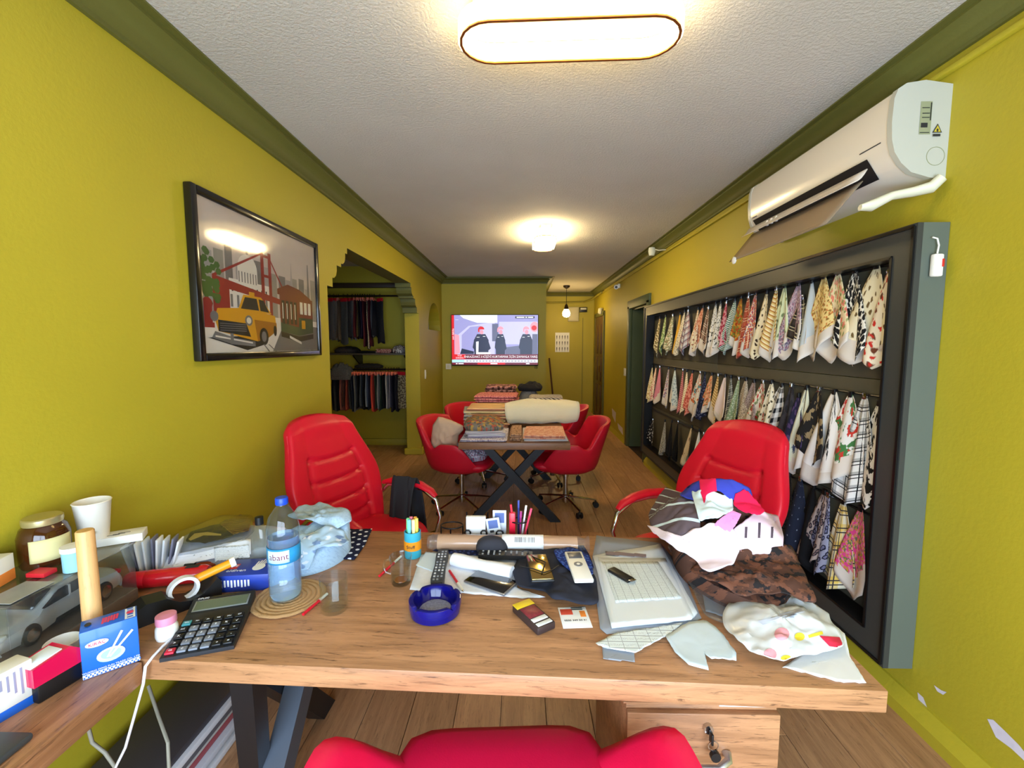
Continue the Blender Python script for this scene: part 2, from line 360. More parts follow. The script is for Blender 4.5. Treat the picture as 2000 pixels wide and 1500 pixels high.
# ================================================================ FIXTURES
mWh = M('white plastic', (236, 234, 228), .4); mWh2 = M('ivory plastic', (222, 220, 196), .45); mBk = M('black plastic', (18, 18, 20), .45); mCh = M('chrome', (205, 205, 208), .12, 1.)
mGlow = M('lit lamp diffuser', (255, 226, 160), .5, emit=6.5); mGlow2 = M('bright lamp diffuser', (255, 230, 172), .5, emit=18.); mCop = M('copper lamp edge', (150, 84, 40), .4, .6); mLw = M('white lamp plate', (245, 235, 205), .5)
def stadium(L, r, n=10): return [(L/2-r+r*math.cos(-PI/2+PI*i/n), r*math.sin(-PI/2+PI*i/n)) for i in range(n+1)]+[(-L/2+r+r*math.cos(PI/2+PI*i/n), r*math.sin(PI/2+PI*i/n)) for i in range(n+1)]
def band(b, o, i, z0, z1, mi=0):
    n = len(o); vs = [(*p, z0) for p in o]+[(*p, z1) for p in o]+[(*p, z0) for p in i]+[(*p, z1) for p in i]; fs = []
    for k in range(n):
        q = (k+1) % n; fs += [(k, q, n+q, n+k), (2*n+k, 3*n+k, 3*n+q, 2*n+q), (k, 2*n+k, 2*n+q, q), (n+k, n+q, 3*n+q, 3*n+k)]
    return b.add(vs, fs, mi)
def ring_lamp(label, loc, rz, gm=mGlow):
    t = thing('ceiling_lamp', label, 'ceiling lamp', loc, rz, 'oblong ring lamps on the ceiling')
    MB().box((0, 0, -.02), (.66, .10, .04), .004).build('mounting_plate', mLw, t)
    o, i = stadium(.775, .118), stadium(.735, .098)
    band(MB(), o, i, -.115, -.055).build('light_ring', gm, t, 40)
    band(MB(), stadium(.765, .113), stadium(.745, .103), -.121, -.114).build('copper_edge', mCop, t, 40)
    MB().prism(stadium(.735, .0975), -.052, -.042).build('inner_plate', mLw, t, 30)
    return t
ring_lamp('lit oblong ring lamp with copper edge on the ceiling above the desk', (.162, 1.64, CZ), math.radians(-1.5))
ring_lamp('lit oblong ring lamp on the ceiling over the meeting table', (.235, 4.75, CZ), PI/2, mGlow2)
t = thing('pendant_lamp', 'small glowing bulb hanging on a cord from the corridor ceiling', 'pendant lamp', (.89, 8.95, 0))
MB().lathe([(.0, 2.719), (.07, 2.719), (.065, 2.69), (.02, 2.66), (.0, 2.66)], 16).build('canopy', M('dark bronze', (44, 34, 28), .4, .7), t)
MB().cyl((0, 0, 2.33), (0, 0, 2.67), .005).build('cord', mBk, t)
MB().lathe([(.012, 2.36), (.03, 2.33), (.045, 2.27), (.045, 2.25)], 16).build('socket', M('dark bronze'), t)
MB().lathe([(.04, 2.255), (.065, 2.21), (.078, 2.17), (.07, 2.13), (.035, 2.10), (.0, 2.095)], 20).build('bulb', M('lit bulb', (255, 220, 150), .4, emit=32.), t, 80)
# ---------------------------------------------------------------- air conditioner
ac = thing('air_conditioner', 'white wall air conditioner with open flap above the fabric sample board', 'air conditioner', (RX, 0, 0))
A0, A1 = 1.80, 2.88
prof = [(0, 2.19), (0, 2.53), (-.10, 2.545), (-.17, 2.535), (-.2, 2.515), (-.212, 2.48), (-.215, 2.40), (-.21, 2.335), (-.197, 2.29), (-.17, 2.25), (-.13, 2.215), (-.06, 2.195)]
MB().prism(prof, A0+.02, A1-.02, 'y').build('body', M('cream gloss casing', (228, 220, 206), .25, coat=.3), ac, 35)
for y0, y1 in ((A0, A0+.024), (A1-.024, A1)):
    MB().prism([(x*1.012, z+(.003 if z > 2.4 else -.003)) for x, z in prof], y0, y1, 'y').build('end_cap', M('pale casing end', (190, 190, 178), .35), ac, 35)
s = MB(); s.add([(-.2075, A0+.12, 2.312), (-.2075, A1-.06, 2.312), (-.152, A1-.06, 2.232), (-.152, A0+.12, 2.232)], [(0, 1, 2, 3)]); s.v = [(x-.006, y, z-.004) for x, y, z in s.v]
s.build('air_outlet', M('dark outlet', (20, 16, 18), .7), ac, 0)
MB().sheet(10, 4, lambda u, v: (-.222-.045*v, A0+.1+(A1-A0-.14)*u, 2.262-.05*v-.01*math.sin(v*PI))).build('flap', M('flap', (216, 206, 196), .35), ac, 60, .004)
sh = M('smoked clear plastic', (196, 176, 150), .12, trans=.55, ior=1.05)
MB().sheet(14, 6, lambda u, v: (-.215-.125*v+.01*math.sin(u*PI), 1.93+.88*u+.02*v, 2.225-.115*v-.03*math.sin(v*PI*.5)-.02*v*v)).build('deflector', sh, ac, 60, .003)
MB().lathe([(0, 0), (.02, .0), (.022, .008), (.012, .014), (0, .014)], 14, 0, T((-.335, 2.77, 2.06), 0, 0, -PI/2)).build('deflector_knob', mWh, ac)
MB().tube([(-.03, A0-.02, 2.185), (-.05, A0, 2.155), (-.10, A0+.02, 2.145), (-.17, A0+.035, 2.135), (-.24, A0+.045, 2.10), (-.28, A0+.05, 2.095)], [.026, .03, .024, .021, .028, .015], 12, flat=.7).build('bracket_arm', mWh2, ac, 60)
for k in range(3): MB().box((-.232, 2.53+.045*k, 2.24), (.012, .016, .03), .003).build('louver_tab', mWh, ac)
mEnd = Matrix.Translation((0, A0-.001, 0)) @ FRONT
yel, lab = M('warning yellow', (200, 180, 60), .5), M('rating label', (150, 154, 120), .6); dk = M('dark print', (40, 42, 44), .6)
art('label_print', [(lab, R4(-.115, 2.35, -.072, 2.47)), (dk, R4(-.112, 2.355, -.076, 2.358)), (dk, R4(-.11, 2.375, -.085, 2.392)), (dk, R4(-.108, 2.41, -.08, 2.413)), (dk, R4(-.108, 2.425, -.08, 2.428)), (dk, R4(-.11, 2.445, -.082, 2.448)), (dk, R4(-.079, 2.40, -.075, 2.465)),
    (dk, [(-.066, 2.355), (-.03, 2.355), (-.048, 2.388)]), (yel, [(-.061, 2.358), (-.035, 2.358), (-.048, 2.382)]), (dk, EL(-.048, 2.364, .004, .006, 8)), (dk, R4(-.064, 2.341, -.036, 2.350))], ac, mEnd)
b = MB(); b.tube([(-.045+.034*math.cos(2*PI*i/20), A0-.001, 2.27+.034*math.sin(2*PI*i/20)) for i in range(20)], .0012, 5, closed=True); b.build('knockout_ring', lab, ac)
MB().box((-.2115, A1-.075, 2.325), (.001, .05, .005)).build('brand_mark', dk, ac)
MB().box((-.2125, A0+.11, 2.345), (.001, .11, .004)).build('brand_mark', dk, ac)
# ---------------------------------------------------------------- framed picture
pic = thing('framed_picture', 'black framed print of a yellow taxi and a red tram', 'picture', (LX, 1.88, 1.476))
PWd, PH = 1.16, .755
MB().box((.012, PWd/2, PH/2), (.016, PWd-.03, PH-.03)).build('backing', M('print sky', (196, 186, 184), .6, vary=.12, vscale=5), pic, 0)
fr = M('black gloss frame', (16, 15, 15), .25, coat=.4)
for nm, c, d in (('frame_side', (.018, .018, PH/2), (.036, .036, PH)), ('frame_side', (.018, PWd-.018, PH/2), (.036, .036, PH)), ('frame_rail', (.018, PWd/2, .018), (.036, PWd-.072, .036)), ('frame_rail', (.018, PWd/2, PH-.018), (.036, PWd-.072, .036))):
    MB().box(c, d, .006).build(nm, fr, pic)
q = lambda n, c: M('print '+n, c, .6)
tx, txd, rd, gr, gy, wh_, blk, tr, trg, sk2, ston = q('taxi', (220, 160, 20)), q('taxi shade', (170, 110, 15)), q('red', (150, 40, 36)), q('leaf', (70, 104, 44)), q('grey', (120, 118, 120)), q('white', (226, 222, 216)), q('black', (36, 34, 38)), q('tram', (120, 50, 40)), q('tram green', (60, 84, 60)), q('mist', (164, 158, 162)), q('stone', (150, 146, 140))
it = [(wh_, R4(.03, .04, .97, .30)), (gy, [(.5, .05), (.97, .05), (.97, .25), (.62, .28)])]
random.seed(3)
for i in range(14):
    x = .05+.066*i; h = .62+.16*random.random()-(.1 if i > 4 else 0); it.append(((sk2, ston, gy)[i % 3], R4(x, .3, x+.045+.02*random.random(), h)))
it += [(gy, [(.86, .3), (.9, .3), (.885, .78), (.875, .78)]), (sk2, [(.67, .3), (.73, .3), (.70, .76)])]
it += [(wh_, R4(.20, .32, .50, .52)), (wh_, R4(.26, .5, .40, .60)), (wh_, EL(.33, .60, .07, .10, 14, 0, PI)), (gy, R4(.322, .70, .338, .80))]
for i in range(7): it.append((gy, R4(.205+.042*i, .34, .22+.042*i, .42))); it.append((gy, R4(.265+.02*i, .51, .272+.02*i, .58)))
for i in range(8): it.append((blk, R4(.215+.035*i, .44, .225+.035*i, .48)))
it += [(rd, R4(.43, .3, .455, .76)), (rd, R4(.49, .3, .515, .76)), (rd, R4(.43, .72, .515, .74)), (rd, R4(.43, .58, .515, .60)), (rd, [(.1, .52), (.6, .44), (.6, .40), (.1, .46)]), (rd, [(.1, .52), (.44, .75), (.44, .735), (.1, .50)]), (rd, [(.5, .74), (.68, .42), (.675, .40), (.5, .72)]), (rd, R4(.1, .26, .2, .50))]
for i in range(40): a, r_ = random.random()*6.3, random.random()**.5; it.append((gr, EL(.09+.055*r_*math.cos(a), .50+.17*r_*math.sin(a), .018, .022, 6)))
it += [(rd, EL(.065, .34, .03, .04, 10)), (rd, R4(.04, .22, .09, .34)), (rd, R4(.03, .20, .10, .23))]
it += [(tr, [(.56, .52), (.66, .57), (.78, .55), (.9, .49), (.9, .46), (.56, .48)]), (tr, [(.58, .20), (.76, .17), (.76, .5), (.58, .5)]), (tr, [(.76, .17), (.92, .20), (.92, .48), (.76, .5)]), (trg, [(.76, .17), (.92, .20), (.92, .32), (.76, .32)]), (trg, [(.58, .2), (.76, .17), (.76, .24), (.58, .27)])]
for i in range(4): it += [(blk, R4(.595+.04*i, .26, .622+.04*i, .44)), (wh_, R4(.60+.04*i, .30, .608+.04*i, .42))]
for i in range(3): it.append((wh_, R4(.778+.045*i, .35, .808+.045*i, .45)))
it += [(tx, R4(.79, .23, .83, .30)), (blk, [(.58, .2), (.76, .165), (.92, .19), (.92, .15), (.76, .12), (.58, .16)]), (wh_, [(.66, .15), (.78, .10), (.78, .12), (.66, .17)]), (gy, R4(.80, .09, .90, .13))]
it += [(blk, [(.06, .14), (.3, .06), (.44, .10), (.36, .16)]), (tx, [(.10, .26), (.12, .32), (.28, .34), (.40, .33), (.53, .31), (.54, .20), (.47, .15), (.38, .12), (.12, .18)]), (txd, [(.36, .27), (.54, .26), (.54, .2), (.47, .15), (.38, .12)]), (tx, [(.25, .33), (.29, .43), (.42, .43), (.50, .32)]), (blk, [(.268, .335), (.30, .415), (.385, .415), (.40, .335)]), (blk, [(.41, .335), (.40, .415), (.44, .41), (.48, .33)]), (tx, R4(.33, .43, .37, .455)),
      (blk, [(.12, .18), (.12, .25), (.30, .24), (.33, .15)]), (gy, [(.08, .14), (.10, .18), (.22, .14), (.36, .12), (.36, .085), (.2, .10)]), (wh_, [(.1, .155), (.34, .115), (.34, .105), (.1, .145)]), (gy, EL(.10, .27, .024, .032, 12)), (gy, EL(.32, .26, .028, .036, 12)), (wh_, EL(.32, .26, .017, .022, 12)), (blk, EL(.43, .155, .036, .062, 16)), (gy, EL(.43, .155, .02, .038, 14)), (blk, EL(.525, .20, .014, .04, 12)), (gy, R4(.19, .10, .21, .17))]
for i in range(4): it.append((gy, R4(.13, .185+.014*i, .30, .19+.014*i)))
for x0, x1 in ((.42, .48), (.46, .54), (.62, .8), (.72, .93)): it.append((gy, [(x0, .1), (x0+.01, .1), (x1, .04), (x1-.012, .04)]))
art('print', it, pic, Matrix.Translation((.0203, 0, 0)) @ WALLX, PWd, PH, .00001, 0)
gl = M('picture glass', (255, 255, 255), .06, trans=1., ior=1.25); gl2 = MB().box((.0255, PWd/2, PH/2), (.002, PWd-.06, PH-.06)).build('glass', gl, pic, 0)
# ---------------------------------------------------------------- television on the back wall
tv = thing('television', 'flat television on the back wall showing a news broadcast', 'television', (-1.245, YT-.03, 1.177)); TW, TH = 1.537, .898
MB().box((TW/2, -.02, TH/2), (TW, .04, TH), .008).build('case', mBk, tv)
e = lambda n, c, s=.33: M('screen '+n, c, .3, emit=s)
sb, sl, sw, sn, sr, sr2, sp, sg, sd = e('blue', (150, 150, 205)), e('pale', (190, 190, 228)), e('white', (235, 240, 245)), e('navy', (38, 44, 72)), e('red', (205, 30, 40)), e('maroon', (110, 30, 50)), e('pink', (224, 150, 170)), e('grey', (96, 100, 130)), e('cyan', (170, 220, 225))
it = [(sb, R4(.006, .02, .994, .99)), (sl, [(.04, .55), (.2, .78), (.5, .86), (.5, .2), (.04, .2)]), (sw, [(.1, .99), (.53, .99), (.53, .84), (.3, .84), (.14, .93)]), (sb, [(.12, .6), (.22, .76), (.34, .78), (.34, .25), (.12, .3)]), (sl, R4(.55, .42, .99, .86)), (sg, R4(.47, .48, .54, .82)), (sg, [(.62, .36), (.99, .44), (.99, .22), (.62, .22)]), (sp, [(.04, .22), (.10, .25), (.09, .6), (.04, .62)])]
def man(x, s, hel, back=False):
    return [(sn, [(x-.085*s, .22), (x-.09*s, .50), (x-.05*s, .62), (x+.05*s, .62), (x+.09*s, .50), (x+.085*s, .22)]), (sn, [(x-.085*s, .52), (x-.105*s, .36), (x-.08*s, .30), (x-.06*s, .5)]), (sn, [(x+.08*s, .52), (x+.115*s, .34), (x+.085*s, .30), (x+.06*s, .5)]), (sp, EL(x+.005, .66, .022, .045, 12)), (hel, EL(x, .71, .036, .06, 14, 0, PI)), (hel, R4(x-.036, .66, x-.02, .72)), (sw, R4(x-.055*s, .555, x-.02*s, .565)), (sw, R4(x+.02*s, .57, x+.05*s, .58))]
it += man(.345, .95, sr)+man(.565, .62, sp)+man(.86, .8, sp)+[(sp, [(min(x, .992), y) for x, y in EL(.955, .76, .05, .10, 16)]), (sr, EL(.95, .74, .03, .05, 12)), (sg, R4(.93, .22, .99, .62)), (sw, [(.285, .24), (.31, .24), (.315, .48), (.285, .47)]), (sw, R4(.285, .225, .45, .265)), (sn, [(.1, .23), (.26, .23), (.26, .28), (.12, .34)])]
it += [(sr, R4(.006, .12, .035, .99)), (sr2, R4(.035, .125, .994, .225)), (sr, R4(.035, .125, .16, .225)), (sw, R4(.006, .065, .994, .12)), (sd, R4(.006, .065, .15, .12)), (sr2, R4(.006, .02, .994, .062)), (sr, R4(.3, .022, .62, .06)), (sn, R4(.735, .925, .955, .965)), (sw, R4(.05, .895, .085, .90))]
for i in range(22): it.append((sg, R4(.17+.037*i, .085, .195+.037*i, .10)))
art('screen', it, tv, Matrix.Translation((0, -.0405, 0)) @ FRONT, TW, TH, .00008)
fx = lambda x, z, d=.0465: Matrix.Translation((x*TW, -d, z*TH)) @ FRONT
text('ENKAZDAKİ 3 KİŞİYİ KURTARMAK İÇİN ZAMANLA YARIŞ', .055, sw, tv, fx(.57, .175), 'headline', sx=.88)
text('SON', .036, sw, tv, fx(.095, .20), 'headline'); text('DAKİKA', .036, sw, tv, fx(.095, .155), 'headline'); text('son dakika', .046, sw, tv, fx(.0215, .62) @ Matrix.Rotation(PI/2, 4, 'Z'), 'headline')
art('caption_marks', [(sw, R4(x0, z0, x1, z1)) for x0, z0, x1, z1 in ((.75, .935, .84, .955), (.85, .935, .87, .955), (.88, .935, .94, .955), (.86, .03, .9, .052), (.45, .03, .53, .052), (.05, .03, .07, .05), (.08, .03, .14, .05))], tv, Matrix.Translation((0, -.0455, 0)) @ FRONT, TW, TH, 0)['kind'] = 'stuff'
MB().box((TW/2, .013, TH/2), (.4, .03, .3)).build('wall_mount', mBk, tv)
MB().tube([(TW-.03, -.02, .01), (TW-.02, -.015, -.05), (TW-.06, -.01, -.045), (TW-.05, -.012, 0)], .006, 6).build('cable', mBk, tv)
# ---------------------------------------------------------------- small wall fittings
def plate(name, label, cat, loc, w, h, d, axis, dark=None):
    o = thing(name, label, cat, loc, {'x+': PI/2, 'x-': -PI/2, 'y-': 0}[axis])
    MB().box((0, -d/2, 0), (w, d, h), min(.004, d/3)).build('cover', mWh, o); MB().box((0, -d-.002, 0), (w*.5, .006, h*.55), .002).build('rocker', mWh2, o); return o
plate('light_switch', 'white switch plate on the pillar beside the clothes alcove', 'light switch', (LX, 6.44, 1.115), .05, .13, .012, 'x+')
plate('wall_socket', 'square white plate on the wall beside the television', 'wall plate', (-1.31, YT, 1.16), .10, .10, .012, 'y-')
plate('light_switch', 'white double switch plate on the wall beside the dark green doorway', 'light switch', (RX, 6.98, 1.12), .12, .12, .012, 'x-')
o = thing('cable_switch', 'white inline switch with red rocker on the side of the sample board', 'switch', (1.575, 1.757, 1.85))
MB().box((0, -.012, 0), (.036, .022, .085), .006).build('housing', mWh, o); MB().box((.013, -.024, .008), (.008, .004, .03), .002).build('red_rocker', M('red rocker', (200, 40, 30), .4), o); MB().tube([(0, -.01, .04), (.004, -.01, .075), (-.002, -.008, .10), (-.02, -.008, .105)], .003, 6).build('cable', mWh, o)
o = thing('security_camera', 'small white security camera high on the wall near the corridor', 'camera', (RX, 7.5, 2.52)); MB().box((-.02, 0, 0), (.04, .07, .07), .008).build('bracket', mWh, o); MB().cyl((-.05, .06, -.0), (-.08, -.10, -.03), .035).build('housing', mWh, o); MB().cyl((-.08, -.10, -.03), (-.082, -.108, -.031), .022).build('lens', mBk, o)
o = thing('motion_sensor', 'white motion sensor fixed to the right hand cornice', 'sensor', (1.5, 5.25, 2.62)); MB().lathe([(.0, -.045), (.03, -.045), (.042, .0), (.035, .045), (.0, .05)], 12, 0, None, 1, .7).build('housing', mWh2, o); MB().tube([(.02, 0, .03), (.07, -.02, .01), (.13, -.1, .0)], .006, 6).build('cable', mWh2, o)
o = thing('electrical_box', 'pale square distribution box on the corridor end wall', 'electrical box', (1.16, YE, 2.23)); MB().box((0, -.03, 0), (.24, .06, .32), .008).build('box', M('pale box', (196, 188, 150), .5), o); MB().box((0, -.063, 0), (.2, .008, .28), .003).build('lid', M('pale lid', (204, 196, 160), .5), o)
o = thing('electric_meter', 'small dark fuse unit beside the pale distribution box', 'meter', (1.38, YE, 2.33)); MB().box((0, -.03, 0), (.16, .06, .11), .008).build('case', mBk, o); MB().box((0, -.062, .02), (.13, .006, .04), .002).build('window', mWh2, o)
o = thing('wall_poster', 'white poster with rows of dark cutlery shapes on corridor wall', 'poster', (.76, YE, 1.38)); MB().box((.16, -.004, .22), (.32, .006, .44)).build('sheet', mWh, o)
it = []
for i in range(5):
    for j in range(3): x = .1+.19*i; z = .08+.3*j; it.append((dk, [(x, z), (x+.03, z), (x+.045, z+.14), (x+.02, z+.2), (x-.015, z+.14)])); it.append((dk, R4(x+.008, z-.07, x+.02, z)))
art('cutlery_print', it, o, Matrix.Translation((0, -.0073, 0)) @ FRONT, .32, .44)
MB().box((1.38, YE-.006, 1.1), (.008, .012, 2.1)).build('panel_joint', mOl, bpy.data.objects['wall_corridor'])
# brown carved door in the right wall of the corridor
kd = wood('carved door wood', (92, 58, 26), (70, 42, 18), (44, 26, 12), (14, 14, 1.2), .35)
d3 = struct(MB().box((RX-.012, 9.3, 1.06), (.03, .92, 2.12), .004).build('door_1', kd))
for z, h in ((.42, .6), (1.05, .5), (1.66, .6)):
    for y in (9.1, 9.5): MB().box((RX-.03, y, z), (.018, .30, h), .012).build('panel', kd, d3)
MB().tube([(RX-.03, 8.93, 1.0), (RX-.07, 8.93, 1.0), (RX-.07, 8.93, 1.12), (RX-.03, 8.93, 1.12)], .009, 6).build('door_handle', M('brass', (190, 150, 80), .3, 1.), d3)
b = MB(); [b.box((RX-.012, y, 1.1), (.04, .09, 2.2), .006) for y in (8.79, 9.81)]; b.box((RX-.012, 9.3, 2.17), (.04, 1.1, .09), .006); b.build('door_frame', mOl, d3)
o = thing('alarm_siren', 'round white bell fitted above the carved brown door', 'alarm bell', (RX-.03, 9.0, 2.22)); MB().lathe([(.0, -.04), (.05, -.03), (.07, .01), (.04, .04), (.0, .045)], 14, 0, T((-.03, 0, .0), 0, 0, PI/2)).build('dome', mWh2, o); MB().box((0, 0, 0), (.03, .05, .12), .004).build('mount', mWh2, o)
tag(MB().tube([(RX-.05, 8.9, 2.58), (RX-.06, 9.3, 2.57), (RX-.1, 9.8, 2.53), (1.4, YE-.05, 2.50), (.9, YE-.03, 2.49), (.45, YE-.03, 2.48)], .02, 7).build('pipe', M('painted pipe', (150, 140, 50), .5)), 'yellow painted pipe running under the corridor ceiling', 'pipe')
# broom-like sticks leaning in the corridor corner
o = thing('broom', 'brown broom leaning at the end of the television wall', 'broom', (.50, 8.2, 0)); MB().tube([(.12, -.02, .22), (.01, .03, 1.30)], .016, 8).build('handle', M('dark stick', (96, 60, 34), .5), o); MB().lathe([(.02, .26), (.05, .2), (.11, .0)], 14, 0, T((.13, -.02, 0), 0, 0, 0, (1, .5, 1))).build('bristles', M('bristle', (130, 86, 50), .9, bump=.6, bscale=200), o)
# ================================================================ SAMPLE BOARD WITH FABRIC SWATCHES
BX, B0, B1, Z0, Z1, FW = 1.508, 1.762, 5.52, .205, 2.014, .105
bd = thing('sample_board', 'large dark framed board on the right wall for hanging fabric samples', 'sample board', (0, 0, 0))
mSide = M('grey green board side', (92, 100, 90), .5, vary=.06); mBar = M('charcoal frame bar', (58, 60, 58), .4); mEdge = M('black edge strip', (12, 12, 14), .35); mPan = M('taupe back panel', (78, 74, 60), .6, vary=.08)
for y in (B0+.004, B1-.004): MB().box(((BX+RX)/2+.01, y, (Z0+Z1)/2), (RX-BX-.024, .008, Z1-Z0)).build('side_panel', mSide, bd)
for z in (Z0+.004, Z1-.004): MB().box(((BX+RX)/2+.01, (B0+B1)/2, z), (RX-BX-.024, B1-B0-.018, .008)).build('side_panel', mSide, bd)
def bar(pts):      # mitred face bar
    MB().prism(pts, BX, BX+.022, 'x').build('frame_bar', mBar, bd, 0)
bar([(B0, Z0), (B1, Z0), (B1-FW, Z0+FW), (B0+FW, Z0+FW)]); bar([(B0, Z1), (B1, Z1), (B1-FW, Z1-FW), (B0+FW, Z1-FW)])
bar([(B0, Z0), (B0, Z1), (B0+FW, Z1-FW), (B0+FW, Z0+FW)]); bar([(B1, Z0), (B1, Z1), (B1-FW, Z1-FW), (B1-FW, Z0+FW)])
def rim(y0, y1, z0, z1, w, xa, xb):
    for c, d in (((y0, (z0+z1)/2), (w, z1-z0)), ((y1, (z0+z1)/2), (w, z1-z0)), (((y0+y1)/2, z0), (y1-y0, w)), (((y0+y1)/2, z1), (y1-y0, w))):
        MB().box(((xa+xb)/2, *c), (xb-xa, *d)).build('edge_strip', mEdge, bd)
rim(B0+.012, B1-.012, Z0+.012, Z1-.012, .012, BX-.008, BX); rim(B0+FW+.006, B1-FW-.006, Z0+FW+.006, Z1-FW-.006, .012, BX-.004, RX-.03)
ym = 3.66
for ya, yb in ((B0+.02, ym-.002), (ym+.002, B1-.02)):
    for za, zb in ((Z0+.02, .80), (.803, 1.392), (1.395, Z1-.02)): MB().box((RX-.016, (ya+yb)/2, (za+zb)/2), (.018, yb-ya, zb-za), .001).build('back_panel', mPan, bd)
RAIL = (1.885, 1.31, .765)
for z in RAIL: MB().cyl((RX-.04, B0+.12, z+.01), (RX-.04, B1-.12, z+.01), .006, n=8).build('hanging_rod', mEdge, bd)
mLin = M('unprinted cloth back', (214, 204, 192), .9)
def swatch(yt, zt, yb, zb, w, mat, seed, lining=True, label='', n=1):
    rg = random.Random(seed); L = zt-zb; dy = yb-yt; u0 = rg.uniform(.3, .7); k = rg.uniform(.16, .30); nf = rg.choice((1, 1.5, 2)); ph = rg.uniform(0, 6); cut = rg.uniform(.74, .86); sl = rg.uniform(-.22, .22)
    def fn(u, v):
        ln = L*(1-k*abs(u-u0)*1.6)
        a = w*(.10+.90*min(1, v/.8)**.85)
        y = dy*v+(u-.5)*a; x = -.012-.028*v-(.022*v*math.sin(u*PI*2*nf+ph)+.016*(1-(2*u-1)**2)*v)
        return (x, y, -v*ln)
    b = MB().sheet(16, 16, fn, uvs=(w*1.3, L), mfn=(lambda u, v: 1 if lining and v > cut+sl*(u-.5)*2 else 0))
    o = b.build('fabric_swatch', [mat, mLin], None, 70, .0012, loc=(RX-.04, yt, zt)); tag(o, label, 'fabric swatch', 'fabric swatches on the sample board')
    MB().box((-.012, 0, .0), (.016, .022, .03), .003).build('clip', mEdge if n % 3 else mCh, o)
    return o
a = lambda x, y: (1230+x/3.077, 420+y/3.077); c8 = lambda x, y: (1230+x/3, 820+y/3)
CR, WH, BKc, TAN = (226, 214, 184), (228, 224, 216), (24, 24, 28), (190, 170, 130)
ROW1 = [((180, 615), (165, 862), .15, 'brown and cream floral', 'floral', [CR, (120, 80, 44), (80, 96, 50)], 40, .36, 0), ((215, 605), (195, 850), .16, 'green leafy', 'floral', [(196, 206, 170), (84, 124, 64), (120, 150, 90)], 38, .36, 0), ((258, 600), (228, 845), .17, 'grey green leafy', 'floral', [(214, 214, 190), (110, 132, 92), (150, 120, 90)], 40, .34, 0),
 ((302, 590), (280, 840), .14, 'mustard yellow', 'solid', [(206, 160, 60)], 30, .3, 0), ((328, 575), (288, 848), .18, 'cream black dotted', 'floral', [CR, BKc], 60, .2, 0), ((350, 572), (330, 850), .18, 'navy and white plaid', 'plaid', [(206, 204, 204), (50, 62, 96), (150, 60, 60)], 14, .34, 0),
 ((410, 560), (385, 850), .14, 'cream with rust specks', 'floral', [CR, (150, 70, 50)], 50, .24, 1), ((440, 548), (396, 852), .19, 'rust paisley', 'floral', [(226, 190, 165), (176, 92, 66), (200, 130, 100)], 34, .36, 1), ((472, 555), (448, 850), .16, 'brown plaid', 'plaid', [(128, 92, 74), (62, 40, 36), (224, 206, 186)], 13, .4, 1),
 ((515, 528), (490, 858), .17, 'white with small black sprigs', 'floral', [WH, (50, 46, 40)], 34, .2, 1), ((545, 522), (515, 850), .17, 'white with scattered black leaves', 'floral', [WH, (50, 52, 44), (96, 100, 84)], 34, .2, 1), ((580, 522), (565, 800), .10, 'crimson floral', 'floral', [(214, 150, 150), (170, 50, 70)], 40, .36, 0),
 ((630, 508), (572, 845), .20, 'white with green scribbles', 'zebra', [WH, (60, 124, 100)], 22, .3, 0), ((668, 492), (640, 850), .16, 'amber and rust floral', 'floral', [(196, 140, 50), (170, 70, 30), (120, 120, 50)], 30, .4, 1), ((712, 488), (682, 866), .17, 'rust orange plaid', 'plaid', [(190, 92, 66), (150, 50, 36), (226, 190, 150)], 14, .4, 0),
 ((755, 468), (712, 862), .20, 'red floral', 'floral', [(232, 214, 190), (196, 56, 58), (206, 120, 60), (130, 90, 130)], 34, .36, 1), ((822, 462), (770, 872), .19, 'cream with brown clover sprigs', 'floral', [(232, 216, 178), (60, 40, 28)], 24, .2, 0), ((880, 442), (826, 886), .20, 'yellow and orange striped', 'stripe', [(226, 200, 130), (190, 130, 64), (240, 226, 190)], 36, .3, 1),
 ((930, 425), (905, 872), .18, 'pale green with flower bunches', 'floral', [(212, 220, 180), (120, 134, 96)], 16, .2, 1), ((1012, 412), (955, 880), .24, 'mauve and grey flecked', 'floral', [(214, 190, 206), (160, 110, 136), (120, 124, 140)], 42, .34, 1), ((1040, 495), (1020, 815), .17, 'dark brown plaid', 'plaid', [(64, 54, 46), (34, 28, 26), (196, 180, 140)], 12, .3, 1),
 ((1092, 395), (1068, 890), .14, 'pale blue grey', 'solid', [(190, 200, 206)], 30, .3, 1), ((1165, 368), (1132, 888), .23, 'yellow with small brown flowers', 'floral', [(232, 208, 140), (150, 110, 50), (200, 120, 60)], 26, .22, 1), ((1250, 348), (1225, 900), .24, 'cream with coral roses', 'floral', [(234, 216, 176), (226, 130, 110), (150, 160, 100)], 20, .28, 1),
 ((1352, 332), (1335, 915), .21, 'black and white floral', 'floral', [(232, 228, 216), BKc, (30, 30, 30)], 28, .4, 0), ((1482, 305), (1385, 905), .27, 'ivory with brown sprigs', 'floral', [(234, 224, 192), (110, 88, 52)], 16, .2, 1), ((1560, 330), (1505, 930), .22, 'cream with red cherries', 'floral', [(232, 218, 192), (110, 60, 40), (200, 50, 40)], 14, .2, 0)]
